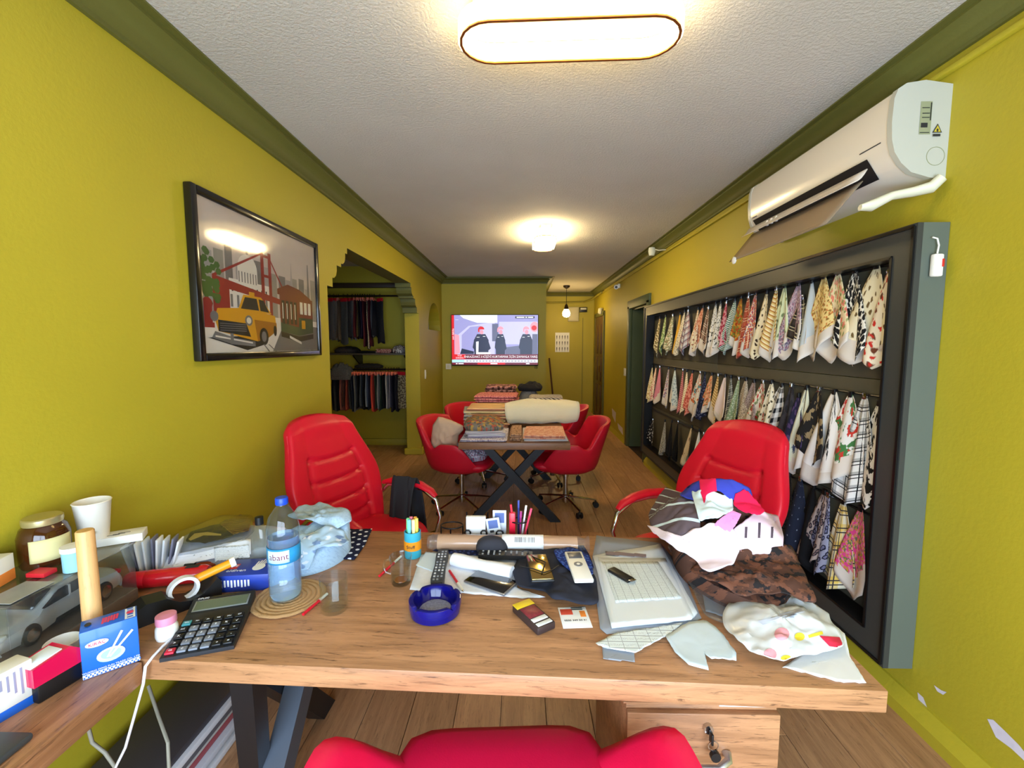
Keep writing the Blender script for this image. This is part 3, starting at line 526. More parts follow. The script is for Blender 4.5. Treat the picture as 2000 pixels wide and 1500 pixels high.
ROW2 = [((130, 908), (118, 1130), .15, 'cream with yellow buds', 'floral', [(232, 220, 180), (190, 160, 90)], 40, .3, 0), ((158, 910), (140, 1125), .15, 'cream and pink floral', 'floral', [(232, 214, 190), (206, 120, 120)], 40, .32, 0), ((180, 912), (165, 1138), .16, 'plain pink', 'solid', [(206, 130, 150)], 30, .3, 1), ((232, 920), (218, 1162), .17, 'blue grey ditsy floral', 'floral', [(206, 208, 210), (100, 116, 140), (190, 110, 120)], 50, .34, 1), ((270, 925), (264, 1178), .15, 'pale blue floral', 'floral', [(196, 210, 214), (130, 150, 166)], 46, .3, 1),
 ((318, 930), (308, 1196), .12, 'crimson and rose striped', 'stripe', [(206, 140, 140), (150, 60, 70)], 50, .4, 0), ((342, 936), (322, 1206), .15, 'cream brown dotted', 'dots', [(236, 224, 192), (130, 80, 60)], 40, .2, 0), ((376, 942), (352, 1212), .16, 'coral floral', 'floral', [(226, 150, 130), (190, 80, 70)], 40, .34, 0), ((422, 946), (385, 1242), .18, 'teal and orange ornamental', 'camo', [(226, 220, 206), (60, 134, 140), (206, 110, 60)], 20, .3, 1), ((450, 950), (430, 1240), .15, 'navy floral', 'floral', [(34, 40, 66), (110, 110, 140)], 40, .24, 0),
 ((492, 956), (460, 1195), .18, 'peach floral', 'floral', [(232, 170, 130), (196, 96, 60), (120, 140, 90)], 30, .26, 1), ((530, 962), (506, 1288), .13, 'ochre striped', 'stripe', [(224, 196, 140), (170, 130, 70)], 40, .4, 1), ((572, 966), (548, 1268), .17, 'white and blush', 'solid', [(230, 214, 212)], 30, .3, 1), ((606, 972), (588, 1280), .15, 'black plaid', 'plaid', [(96, 100, 96), (26, 28, 30), (206, 206, 196)], 18, .4, 0), ((655, 982), (612, 1282), .18, 'sage green dotted', 'floral', [(140, 164, 130), (206, 214, 196)], 50, .26, 0),
 ((697, 986), (665, 1300), .20, 'taupe speckled', 'speckle', [(176, 164, 146), (70, 60, 56), (226, 214, 200)], 40, .3, 0), ((745, 996), (712, 1325), .20, 'plum speckled', 'speckle', [(150, 130, 130), (70, 52, 62), (206, 190, 180)], 40, .3, 0), ((800, 1002), (758, 1335), .21, 'white with red roses', 'floral', [(232, 222, 208), (190, 50, 46), (110, 130, 80)], 18, .3, 1), ((850, 1002), (825, 1300), .18, 'cream with dark sprigs', 'floral', [(228, 218, 192), (70, 64, 50)], 26, .2, 0), ((912, 1022), (835, 1365), .24, 'black and white gingham', 'gingham', [(224, 224, 222), (26, 28, 34)], 16, .5, 1),
 ((970, 1022), (945, 1445), .20, 'charcoal velvet', 'floral', [(58, 54, 58), (42, 40, 44)], 18, .4, 1), ((1012, 1082), (1000, 1420), .16, 'navy and purple', 'floral', [(36, 36, 62), (80, 60, 100)], 20, .3, 0), ((1060, 1036), (985, 1560), .21, 'pale green printed', 'brush', [(216, 216, 190), (60, 70, 96)], 20, .3, 1), ((1136, 1046), (1090, 1500), .22, 'black and beige camouflage', 'camo', [(34, 32, 32), (150, 130, 96)], 14, .3, 0),
 ((1226, 1062), (1150, 1650), .32, 'white with black brush strokes', 'brush', [(232, 228, 222), (26, 26, 28)], 9, .3, 1), ((1325, 1078), (1275, 1600), .26, 'white with green leaves and red blooms', 'camo', [(234, 232, 226), (70, 124, 70), (200, 60, 50)], 11, .4, 1), ((1412, 1088), (1345, 1770), .24, 'black and white checked', 'plaid', [(226, 224, 220), (120, 120, 120), (20, 20, 24)], 15, .26, 0), ((1500, 1130), (1430, 1760), .20, 'white with black blotches', 'camo', [(230, 228, 222), (24, 24, 24)], 18, .2, 0)]
ROW3 = [((95, 0), (95, 215), .16, 'black with white dots', 'dots', [BKc, (220, 220, 220)], 22, .16, 0), ((135, 0), (130, 215), .16, 'black with white flowers', 'floral', [BKc, (220, 220, 220)], 22, .2, 0), ((205, 5), (192, 235), .15, 'grey speckled', 'speckle', [(170, 166, 156), (70, 70, 70)], 50, .3, 0), ((245, 8), (235, 250), .13, 'plain black', 'solid', [(22, 22, 26)], 30, .3, 0), ((282, 12), (272, 245), .13, 'glossy black', 'solid', [(16, 16, 18)], 30, .3, 0), ((362, 40), (325, 270), .17, 'cream with brown feather print', 'brush', [(214, 196, 160), (96, 60, 44)], 26, .3, 0), ((405, 60), (392, 235), .08, 'white', 'solid', [WH], 30, .3, 0), ((432, 80), (425, 240), .12, 'inky black', 'solid', [(18, 18, 22)], 30, .3, 0),
 ((858, 250), (840, 560), .18, 'black ribbed', 'stripe', [(22, 22, 24), (44, 44, 46)], 90, .5, 0), ((935, 300), (905, 640), .17, 'black lace', 'floral', [(26, 26, 28), (60, 60, 60)], 60, .3, 0), ((1000, 340), (950, 760), .22, 'navy with tiny stars', 'dots', [(36, 42, 60), (150, 160, 180)], 16, .06, 0), ((1075, 385), (1040, 900), .20, 'deep black', 'solid', [(18, 17, 19)], 30, .3, 0), ((1140, 425), (1050, 870), .24, 'brown leopard', 'leopard', [(170, 150, 140), (34, 30, 40), (120, 96, 92)], 26, .3, 0), ((1162, 440), (1088, 1005), .16, 'blue grey leopard', 'leopard', [(150, 150, 170), (30, 30, 48), (110, 110, 140)], 26, .3, 0),
 ((1250, 478), (1215, 1070), .23, 'yellow and white plaid', 'plaid', [(232, 226, 200), (226, 190, 50), (60, 56, 60)], 11, .4, 0), ((1352, 520), (1300, 1050), .19, 'bright pink and green floral', 'floral', [(220, 70, 140), (96, 120, 70), (226, 130, 160), (200, 150, 60)], 28, .36, 1)]
ORD = 'first second third fourth fifth sixth seventh eighth ninth tenth eleventh twelfth thirteenth fourteenth fifteenth sixteenth seventeenth eighteenth nineteenth twentieth twenty-first twenty-second twenty-third twenty-fourth twenty-fifth twenty-sixth twenty-seventh twenty-eighth twenty-ninth thirtieth'.split()
sid = 0
for rn, row, conv, zr in (('top', ROW1, a, RAIL[0]), ('middle', ROW2, a, RAIL[1]), ('bottom', ROW3, c8, RAIL[2])):
    for i, (tp, bt, w, desc, kind, cols, s, r, li) in enumerate(row):
        sid += 1
        q0 = P(*conv(*tp), x=1.575); q1 = P(*conv(*bt), x=1.555)
        mt = F('cloth '+rn+' '+desc, kind, cols, s, r*1.05 if kind == 'floral' else r)
        swatch(min(max(q0.y, B0+FW+.05), B1-FW-.05), min(q0.z, zr+.03), q1.y, max(q1.z, Z0+FW+.02), w, mt, sid, bool(li), f'{desc} swatch, {rn} row, {ORD[i]} from the doorway', sid)
# ================================================================ CLOTHES ALCOVE
mRod = M('dark steel rail', (44, 34, 34), .35, .7); mHr = M('red hanger', (196, 30, 44), .4); mHs = M('salmon hanger', (226, 120, 100), .4); mShf = M('dark shelf board', (62, 56, 44), .5)
AY = 6.28
for z, lb in ((2.235, 'dark hanging rail with skirts high in the alcove'), (1.195, 'dark hanging rail with trousers below the alcove shelf')):
    o = thing('clothes_rail', lb, 'clothes rail', (-2.42, AY, z)); MB().cyl((-.85, 0, 0), (.80, 0, 0), .013, n=10).build('rod', mRod, o)
    for x in (-.85, .79): MB().box((x, .2, 0), (.012, .42, .03), .003).build('bracket', mRod, o)
o = thing('wall_shelf', 'long dark shelf across the alcove between the two rails', 'shelf', (-2.42, 6.45, 1.415)); MB().box((0, 0, 0), (1.6, .44, .025), .003).build('board', mShf, o)
for x in (-.7, .0, .74): MB().prism([(.2, -.013), (.2, -.2), (.17, -.2), (-.15, -.03), (-.15, -.013)], x-.01, x+.01, 'x').build('bracket', mRod, o)
MB().box((.775, -.1, -.25), (.03, .06, .5), .003).build('upright', mRod, o)
def garment(x, z, w, h, rz, mat, hm, label, grp, seed, dy=0):
    g = thing('hanging_garment', label, 'garment', (x, AY+dy, z), rz, grp)
    b = MB(); b.box((0, 0, -.055), (.014, w*.9, .05), .005); b.build('hanger_bar', hm, g)
    MB().tube([(0, 0, -.03), (0, 0, .0), (0, .013, .016), (0, .0, .03), (0, -.016, .02), (0, -.018, .01)], .003, 6).build('hook', mRod, g)
    rg = random.Random(seed); ph = rg.uniform(0, 6); tf = rg.uniform(.85, 1.1); hh = rg.uniform(.92, 1.05)
    def fn(u, v):
        a_ = 2*PI*u; th = (.008+.012*v)*(1+.35*math.sin(3*a_+ph+v*2)); return (th*math.cos(a_)+.006*math.sin(v*5+ph), w/2*math.sin(a_)*(1+(tf-1)*v+.10*v), -.065-v*h*hh*(1+.03*math.sin(a_*2+ph)))
    MB().sheet(18, 8, fn, uvs=(w*2, h), closed=True).build('cloth', mat, g, 70)
knit = lambda n, c: F('knit '+n, 'speckle', [c, tuple(max(0, x-26) for x in c), tuple(min(255, x+14) for x in c)], 60)
TOPR = [(152, 'dark plum', (44, 26, 36), 1.57), (200, 'grey knit', (104, 100, 98), .55), (262, 'light grey ribbed', (126, 122, 118), .6), (318, 'taupe', (110, 98, 84), 1.2), (350, 'brown grey', (92, 82, 74), 1.3), (420, 'dark grey tweed', (84, 84, 82), .5), (490, 'charcoal tweed', (56, 54, 56), .7), (565, 'pale grey', (128, 122, 122), .75), (620, 'wine', (86, 30, 40), 1.45), (655, 'olive khaki', (110, 94, 56), 1.35), (695, 'black', (22, 20, 24), 1.5), (735, 'dark indigo', (34, 28, 56), 1.5), (772, 'maroon', (70, 22, 34), 1.5), (812, 'cream and black animal print', (206, 196, 176), 1.3), (855, 'burgundy', (74, 22, 36), 1.5), (890, 'steel grey', (92, 94, 104), 1.4), (925, 'dark navy', (26, 28, 42), 1.5), (1015, 'black bouclé', (40, 40, 44), .65)]
for i, (cx, nm, c, rz) in enumerate(TOPR):
    q = P(620+cx/8.333, 580, y=AY); mt = knit(nm, c) if 'animal' not in nm else F('animal garment', 'zebra', [c, (30, 26, 26)], 14)
    garment(q.x, 2.235, .26 if rz > 1.25 else .15, .55+(.14 if i in (12, 13, 14) else 0)+(.06 if i in (5, 17) else 0), rz-PI/2 if rz > 1.5 else PI/2-rz, mt, mHr if rz < 1.1 or i == 0 else mHs, f'{nm} garment on the upper alcove rail, {ORD[len(TOPR)-1-i]} from the pillar', 'garments on the upper alcove rail', 300+i)
BOTC = [('black', (22, 22, 26)), ('graphite', (44, 46, 50)), ('jet', (26, 24, 28)), ('dusty rose', (160, 100, 90)), ('brown', (92, 58, 50)), ('brick', (150, 70, 60)), ('charcoal', (48, 48, 52)), ('ink blue', (30, 36, 54)), ('grey', (110, 110, 112)), ('black', (20, 22, 26)), ('slate', (70, 78, 90)), ('black', (24, 24, 26)), ('light denim', (120, 130, 150)), ('navy', (28, 32, 52)), ('coral red', (196, 70, 60)), ('dark green', (40, 54, 46)), ('pale grey', (150, 150, 150)), ('forest', (36, 52, 48)), ('black', (20, 20, 24)), ('silver grey', (160, 158, 162)), ('lilac grey', (140, 134, 150)), ('midnight', (24, 24, 44)), ('deep navy', (20, 22, 40))]
NB = len(BOTC)
for i, (nm, c) in enumerate(BOTC):
    x = -2.68+.0405*i
    garment(x, 1.195, .30, .50, random.Random(i).uniform(-.06, .06), knit('b'+nm+str(i), c), mHs, f'{nm} garment on the lower alcove rail, {ORD[NB-i]} from the pillar', 'garments on the lower alcove rail', 400+i)
garment(-1.76, 1.195, .30, .52, .95, F('leopard skirt', 'leopard', [(176, 164, 130), (52, 48, 40), (130, 110, 80)], 34), mHr, 'beige leopard print skirt on the lower alcove rail, first from the pillar', 'garments on the lower alcove rail', 430)
def blob(name, mat, cx, cy, cz, w, d, h, seed, wr=.25, fr=7., rz=0., parent=None, sq=3., n=30, flat=.0, edge=.12, uvk=1.):
    """soft heap of cloth: domed footprint with wrinkles and an uneven edge, resting on its flat underside"""
    def fn(u, v):
        a_ = 2*PI*u; ca, sa = math.cos(a_), math.sin(a_)
        rr = 1/((abs(ca)**sq+abs(sa)**sq)**(1/sq))*(1+edge*nz(ca*1.6+seed, sa*1.6, seed))
        t_ = min(v/.85, 1.) if v < .85 else 1.
        x, y = ca*rr*t_*w/2, sa*rr*t_*d/2
        if v >= .85: k_ = (v-.85)/.15; return (x*(1-.10*k_), y*(1-.10*k_), h*.32*(1-k_))
        prof = (1-t_**(3+flat*6))**.6
        wv = 1-abs(nz(x*fr+seed*3, y*fr*.6, seed))*2*wr-abs(nz(x*fr*2.3, y*fr*2.3+seed, seed+4))*wr
        return (x, y, h*(.32+.68*prof)*wv)
    b = MB().sheet(n*2, n, fn, closed=True); b.uv = {i: (p[0]*uvk, p[1]*uvk+p[2]*.6*uvk) for i, p in enumerate(b.v)}
    o = b.build(name, mat, parent, 70); o.location = (cx, cy, cz); o.rotation_euler = (0, 0, rz); return o
def folded(name, mat, cx, cy, cz, w, d, h, layers, seed, rz=0., parent=None, jit=.012):
    """neatly folded cloth: layers that turn back on themselves at the front fold"""
    rg = random.Random(seed); b = MB(); lh = h/layers
    for k in range(layers):
        ox, oy, dw = rg.uniform(-jit, jit), rg.uniform(-jit, jit), rg.uniform(.96, 1.02)
        def fn(u, v, k=k, ox=ox, oy=oy, dw=dw):
            a_ = 2*PI*v; ca, sa = math.cos(a_), math.sin(a_)
            y = d/2*(abs(ca)**.35)*(1 if ca > 0 else -1); z = lh*.5*(abs(sa)**.6)*(1 if sa > 0 else -1)
            x = (u-.5)*w*dw; e_ = 1-max(0, abs(u-.5)*2-.9)*6
            return (x+ox, y+oy+.006*nz(x*9+seed, k*3.), lh*(k+.5)+z*max(.25, e_)*1.02+.006*nz(x*6, y*6, seed+k)*(1 if k == layers-1 else .4))
        b.sheet(18, 20, fn)
    b.uv = {i: (p[0], p[1]+p[2]) for i, p in enumerate(b.v)}
    o = b.build(name, mat, parent, 60); o.location = (cx, cy, cz); o.rotation_euler = (0, 0, rz); return o
tag(blob('clothes_heap', knit('dark heap', (48, 46, 50)), -2.55, 6.42, 1.4285, .34, .34, .10, 3), 'dark crumpled clothes at the arch end of the alcove shelf', 'clothes')
tag(folded('folded_garment', M('black cloth', (22, 20, 22), .9), -2.2, 6.42, 1.4285, .3, .3, .03, 2, 8), 'flat folded black garment on the alcove shelf', 'clothes')
tag(folded('folded_garment', F('pink print pile', 'floral', [(190, 130, 130), (120, 50, 60), (220, 200, 190)], 40, .34), -1.98, 6.42, 1.4285, .22, .3, .06, 4, 9), 'folded pink printed garments on the alcove shelf', 'clothes')
tag(blob('clothes_heap', F('white print heap', 'floral', [(206, 196, 186), (90, 60, 60), (60, 60, 70)], 40, .3), -1.78, 6.42, 1.4285, .2, .28, .12, 5), 'crumpled white and dark printed clothes on alcove shelf by the pillar', 'clothes')
tag(blob('clothes_heap', knit('denim heap', (78, 80, 84)), -2.55, 6.18, 1.06, .32, .24, .24, 7, sq=4), 'faded grey jeans slung over the lower alcove rail', 'jeans')
tag(blob('clothes_heap', M('black cloth'), -2.2, 6.3, 1.215, .42, .2, .07, 12), 'black garment lying along the lower alcove rail', 'clothes')
# ================================================================ CHAIRS AND MEETING TABLE
def leather(name, col, rough=.38):
    k = NT(name); v = k.coord(); c = lin(col); f = k.noise(v, 3., 3.)[0]
    k.col(k.mix(f, tuple(x*.88 for x in c[:3])+(1,), tuple(min(1, x*1.08) for x in c[:3])+(1,))); k.b.inputs['Roughness'].default_value = rough
    k.b.inputs['Specular IOR Level'].default_value = .35; k.bump(k.noise(v, 260., 3.)[0], .08, .004); return k.m
mRed = leather('red leatherette', (214, 20, 44)); mRed2 = leather('red tub upholstery', (196, 18, 42), .45); mPip = M('red piping', (230, 60, 76), .4)
def star_base(t, r=.29, zs=.36, hub=.075):
    for i in range(5):
        a_ = 2*PI*i/5+.3; ca, sa = math.cos(a_), math.sin(a_)
        g = MB().tube([(ca*.03, sa*.03, hub+.035), (ca*r*.5, sa*r*.5, hub+.02), (ca*r, sa*r, hub-.005)], [.017, .014, .011], 8, flat=.7).build('base_arm', mCh, t, 60)
        b = MB(); wx, wy = ca*r, sa*r; b.cyl((wx, wy, .055), (wx, wy, hub), .006, n=8)
        for s_ in (-1, 1): b.cyl((wx-sa*.012*s_, wy+ca*.012*s_, .027), (wx-sa*.024*s_, wy+ca*.024*s_, .027), .027, n=14)
        b.box((wx, wy, .045), (.03, .03, .02), .006); b.build('castor', mBk, g, 50)
    MB().lathe([(.03, hub-.02), (.036, hub+.01), (.034, hub+.05), (.022, hub+.055), (.022, zs-.06), (.03, zs-.055), (.03, zs)], 16).build('gas_post', mCh, t, 40)
def sstep(x, a_, b_): t_ = min(1, max(0, (x-a_)/(b_-a_))); return t_*t_*(3-2*t_)
def tub_chair(bh=.87, um=None):
    um = um or mRed2; t = thing('tub_chair', '', 'chair')
    def rim(th):
        d = abs(math.degrees(th)); h = bh-.04*(d/50)**2 if d < 50 else bh-.04
        h += (.63-bh+.04)*sstep(d, 44, 64); h += (.675-.63)*sstep(d, 66, 82); h += (.44-.675)*sstep(d, 104, 150); return h
    def fn(u, v):
        th = (u-.5)*2*PI; d = abs(math.degrees(th)); ca, sa = math.cos(th), math.sin(th); h = rim(th); sq = 2.6
        k_ = 1/((abs(ca)**sq+abs(sa)**sq)**(1/sq)); back = sstep(75-d, 0, 60)
        def pt(rr, z): fl = .11*back*max(0, z-.48)/.4+.04*(1-back)*max(0, z-.46)/.2; return (sa*k_*(rr*.305+fl), ca*k_*(rr*.29+fl), z)
        zb = min(.47, h-.03); P_ = [pt(0., .372), pt(.45, .374), pt(.72, .385), pt(.92, .40 if h < .46 else .42), pt(1.0, zb)]
        for q in (.35, .7, .93): P_.append(pt(1.0+.02*q, zb+(h-zb)*q))
        P_ += [pt(.99, h), pt(.90, h), pt(.86, h-.02)]
        for q in (.6, .25): P_.append(pt(.84, .43+max(0, h-.45)*q))
        P_ += [pt(.8, .425), pt(.0, .425)]
        n = len(P_)-1; i = min(int(v*n+1e-6), n); return P_[i]
    MB().sheet(72, 14, fn, closed=True).build('shell', um, t, 60)
    def seat(u, v):
        a_ = 2*PI*u; ca, sa = math.cos(a_), math.sin(a_); k_ = 1/((abs(ca)**7+abs(sa)**7)**(1/7))
        rr, z = [(0, .498), (.6, .497), (.86, .49), (.96, .475), (1, .455), (.96, .435), (0, .433)][min(int(v*6+1e-6), 6)]
        return (ca*k_*rr*(.235-.02*max(0, sa)), -.055+sa*k_*rr*.265, z)
    MB().sheet(40, 6, seat, closed=True).build('seat_cushion', um, t, 60)
    MB().lathe([(.05, .345), (.11, .352), (.11, .372), (.0, .374)], 16).build('seat_plate', mBk, t)
    star_base(t); return t
tc = tub_chair()
GT = 'red tub chairs around the meeting table'
for i, (x, y, rz, lb) in enumerate(((-.57, 4.10, math.radians(74), 'red tub swivel chair heaped with beige and grey cloth'), (.42, 4.11, -PI/2+.05, 'red tub swivel chair tucked under the meeting table near the sample board'), (-.46, 4.95, math.radians(48), 'red tub swivel chair at the table on the alcove side with bare back'), (.36, 4.98, -PI/2-.1, 'red tub swivel chair at the table, next to the doorway side'), (-.035, .89, PI+.06, 'daylight-brightened red tub chair pulled up to the desk drawers'))):
    o = tc if i == 0 else copy_tree(tc) if i < 4 else tub_chair(.60, leather('tub upholstery with painted daylight', (232, 20, 76), .45)); o.location = (x, y, 0); o.rotation_euler = (0, 0, rz); o['label'] = lb  # nearest chair: window light put into a brighter red, back lowered for it
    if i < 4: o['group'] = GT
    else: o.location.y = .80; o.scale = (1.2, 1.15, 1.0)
def exec_chair(label, loc, rz):
    t = thing('office_armchair', label, 'chair', loc, rz, 'red armchairs facing the desk')
    def aw(v): return .255+.08*math.sin(min(1, v/.62)*PI/2)*(1 if v < .45 else 1)-.10*sstep(v, .42, 1.0)
    def back(u, v):
        a_ = 2*PI*u; ca, sa = math.cos(a_), math.sin(a_); w_ = aw(v)*(1-.30*max(0, (v-.9)/.1)**2.2*.4)
        x = w_*(abs(ca)**.55)*(1 if ca > 0 else -1); s_ = x/w_
        yc = .19+.19*v+.05*v*v; z = .44+.66*v+.035*(1-s_*s_)*sstep(v, .85, 1)
        th = (.05+.012*math.sin(v*PI))*(1-.72*sstep(v, .93, 1.0))
        if sa < 0:
            g = 0
            if abs(s_) < .60:
                for vs in (.17, .33, .50, .68):
                    d = (v-(vs+.07*s_*s_)); g += .016*math.exp(-(d/.016)**2)
            g += .014*math.exp(-((abs(s_)-(.62-.06*v))/.05)**2)*(1 if v < .72 else .2)
            y = yc+(-th*(abs(sa)**.5))-.055*abs(s_)**3+g-.02*(1-s_*s_)
        else: y = yc+th*.8*(abs(sa)**.6)-.05*abs(s_)**3
        return (x, y, z)
    b = MB().sheet(96, 60, back, closed=True); n = 96; b.f.append(tuple(range(n))); b.m.append(0); b.f.append(tuple(60*n+i for i in range(n))); b.m.append(0)
    bk = b.build('backrest', mRed, t, 70)
    for s_ in (-1, 1): MB().tube([(s_*(aw(v)*.985), .185+.19*v+.05*v*v-.055, .44+.66*v) for v in [i/14 for i in range(14)]], .004, 6).build('piping', mPip, bk, 60)
    def seat(u, v):
        a_ = 2*PI*u; ca, sa = math.cos(a_), math.sin(a_); k_ = 1/((abs(ca)**3.4+abs(sa)**3.4)**(1/3.4))
        rr, z = [(0, .505), (.5, .507), (.8, .503), (.94, .485), (1, .45), (.95, .41), (.7, .395), (0, .395)][min(int(v*7+1e-6), 7)]
        y = sa*k_*rr*.27; return (ca*k_*rr*.265, y-.03, z-(.03*max(0, -y-.12)/.15))
    MB().sheet(44, 7, seat, closed=True).build('seat_cushion', mRed, t, 60)
    for s_ in (-1, 1):
        x = s_*.315
        ring = [(x-s_*.03, .22, .46), (x, .20, .58), (x, .12, .655), (x, -.02, .665), (x, -.14, .655), (x, -.235, .60), (x, -.265, .50), (x, -.235, .40), (x, -.14, .35), (x-s_*.05, -.02, .345), (x-s_*.12, .02, .365)]
        fr_ = MB().tube(ring, .013, 10, flat=1).build('arm_frame', mCh, t, 60)
        MB().tube([(x, .16, .665), (x, .09, .685), (x, -.02, .692), (x, -.12, .682), (x, -.20, .652), (x, -.235, .622)], [.022, .032, .034, .033, .029, .018], 12, flat=.62).build('arm_pad', mRed, fr_, 70)
    MB().box((0, 0, .375), (.28, .24, .035), .008).build('seat_plate', mBk, t)
    star_base(t, .31); return t
exec_chair('red office armchair with black garment over its arm by the left wall', (-.86, 2.42, 0), math.radians(68))
exec_chair('red office armchair in front of the fabric sample board', (.885, 2.24, 0), math.radians(-66))
# meeting table
mDk = wood('walnut board', (134, 92, 62), (112, 76, 50), (86, 58, 40), (1.2, 14, 14), .42); mSt = M('black steel', (30, 30, 34), .45, .3)
mt_ = thing('meeting_table', 'wooden meeting table on black crossed legs piled with fabrics', 'table', (-.06, 4.4, 0))
MB().box((0, 0, .727), (.91, 1.76, .056), .002).build('tabletop', mDk, mt_)
for y in (-.61, .61):
    for s_ in (-1, 1):
        a_, b_ = Vector((-s_*.36, y+.001*s_, .0)), Vector((s_*.28, y+.001*s_, .699)); d = b_-a_; mx = Matrix.Translation((a_+b_)/2) @ d.to_track_quat('Z', 'Y').to_matrix().to_4x4()
        n_ = Vector((d.z, 0, -d.x)).normalized()*.042
        MB().prism([(a_.x-.046, 0), (a_.x+.046, 0), (b_.x+.046, .699), (b_.x-.046, .699)], y-.02+.021*s_, y+.02+.021*s_, 'y').build('leg', mSt, mt_, 0)
def cl(o, label, cat='fabric', g='fabrics piled on the meeting table'): return tag(o, label, cat, g)
TZ = .7555
lil = F('white lilac print', 'floral', [(222, 216, 226), (140, 130, 170), (190, 180, 200)], 50, .3)
cl(folded('folded_fabric', lil, -.31, 3.80, TZ, .38, .52, .022, 2, 21), 'white and lilac printed cloth lying flat on the table front edge')
cl(folded('folded_fabric', F('white ribbon stripe', 'stripe', [(226, 222, 226), (150, 140, 170)], 30, .3), -.32, 3.83, TZ+.022, .33, .42, .05, 4, 22, .08), 'folded white striped cloths under the rust floral garment')
cl(blob('folded_fabric', F('grey rust floral', 'floral', [(122, 116, 106), (170, 84, 66), (180, 140, 70), (90, 92, 80)], 16, .36), -.33, 3.84, TZ+.072, .36, .44, .095, 23, .10, 5., .1, sq=3.4), 'grey garment with rust and mustard flowers on white folded cloths')
cl(folded('folded_fabric', F('yellow zebra mix', 'stripe', [(226, 190, 150), (236, 214, 150), (196, 130, 100)], 26, .4), -.33, 4.32, TZ, .40, .40, .20, 7, 24, 0, None, .018), 'tall stack of folded cream and apricot striped cloths')
cl(folded('folded_fabric', F('zebra side', 'zebra', [(226, 220, 206), (56, 46, 44)], 30), -.52, 4.30, TZ, .08, .34, .17, 5, 25, .1), 'black and white zebra cloth beside the apricot stack')
cl(folded('folded_fabric', F('apricot base', 'solid', [(206, 150, 126)], 20), -.27, 4.76, TZ, .42, .40, .19, 5, 26), 'folded terracotta cloths beneath the pink printed fabric')
cl(folded('folded_fabric', F('pink flecked', 'floral', [(206, 122, 124), (160, 70, 84), (226, 160, 150)], 40, .3), -.26, 4.74, TZ+.19, .44, .40, .075, 3, 27, -.05), 'folded pink flecked fabric in the middle of the table')
cl(folded('folded_fabric', F('brown leopard pink', 'leopard', [(176, 124, 110), (44, 28, 26), (110, 70, 56)], 26), -.24, 5.12, TZ, .36, .28, .33, 8, 28, .06), 'stack of brown leopard and pink cloths at the television end')
cl(blob('fabric_heap', F('grey jersey', 'speckle', [(130, 130, 132), (104, 104, 108)], 60), .09, 5.08, TZ, .27, .27, .30, 29, .12, 5., sq=2.6), 'plump grey jersey bundle under a black garment', 'fabric')
cl(blob('fabric_heap', M('black cloth'), .10, 5.10, TZ+.265, .28, .26, .11, 30, .3, 8.), 'crumpled black garment on top of the grey jersey bundle')
cl(folded('folded_fabric', F('zebra top', 'zebra', [(214, 206, 200), (34, 26, 32)], 14, rot=.5), .26, 4.62, TZ+.14, .36, .3, .12, 3, 31, -.06), 'black and white zebra print garment behind the cream roll')
cl(folded('folded_fabric', F('blue grey under', 'solid', [(150, 156, 172)], 20), .18, 4.62, TZ, .44, .38, .14, 4, 32), 'folded blue grey cloths under the zebra print garment')
# cream fleece roll: a spiral of thick cloth
cr = M('cream fleece', (226, 214, 180), .95, sheen=.4, bump=.35, bscale=160)
def roll(u, v):
    s_ = v*4.2*PI; rr = (.028+.080*(1-v)+.016*nz(u*5, v*4, 2.))*(.80+.30*math.sin(PI*(.15+.85*u))+.10*sstep(u, .72, .8)); w_ = .31+.04*math.sin(v*9)
    return ((u-.5)*2*w_, rr*math.cos(s_)*1.15+.03*math.sin(u*4), .112+rr*math.sin(s_)*1.0+.008*nz(u*8, v*9)+.012*u)
b = MB().sheet(26, 70, roll, uvs=(.6, 2)); cl(b.build('fabric_roll', cr, None, 80, .018, loc=(.19, 4.2, TZ+.022)), 'thick cream fleece rolled up on the table')
cl(folded('folded_fabric', F('white cotton', 'solid', [(224, 220, 222)], 20), .20, 3.83, TZ, .36, .52, .022, 2, 33), 'white folded cotton under the peach leopard cloth')
cl(folded('folded_fabric', F('peach leopard', 'leopard', [(232, 184, 160), (206, 136, 116), (226, 160, 140)], 30), .19, 3.77, TZ+.022, .34, .44, .034, 3, 34, -.04), 'folded peach leopard print cloth at the table front edge')
cl(folded('folded_fabric', F('rose tan edge', 'floral', [(190, 150, 120), (120, 90, 70)], 40), -.055, 3.80, TZ, .09, .44, .06, 4, 35), 'narrow folded tan printed cloth between the two front stacks')
# cloth on the left tub chair
GH = None
beige = M('beige cotton', (196, 166, 140), .9, vary=.06)
tag(blob('fabric_heap', F('grey sprig bundle', 'floral', [(176, 178, 196), (110, 110, 134), (214, 210, 222), (150, 60, 90)], 40, .36), -.52, 4.06, .500, .44, .42, .14, 41, .3, 9., sq=3.), 'bundled grey and lilac printed cloth on the seat of a red tub chair', 'fabric')
bo = [P(x, y, y=3.96) for x, y in ((856, 814), (865, 815), (885, 822), (904, 831), (905, 840), (896, 850), (893, 870), (880, 879), (864, 884), (848, 890), (843, 888), (841, 876), (842, 852), (845, 830))]
bo = [bo[i].lerp(bo[(i+1) % len(bo)], j/4) for i in range(len(bo)) for j in range(4)]; bc = sum(bo, Vector())/len(bo)
def bei(u, v):
    q = bo[int(round(u*len(bo))) % len(bo)]; t_ = 1-abs(2*v-1); p = bc.lerp(q, t_); k_ = (1-t_*t_)**.5*(1-.25*t_)
    w_ = .10*abs(nz(p.x*6+p.z*5, p.z*2-p.x*4, 3.))+.04*abs(nz(p.x*17, p.z*9, 5.)); fr_ = v < .5
    return (p.x, p.y+((-.085*k_+w_*k_) if fr_ else .06*k_), p.z)
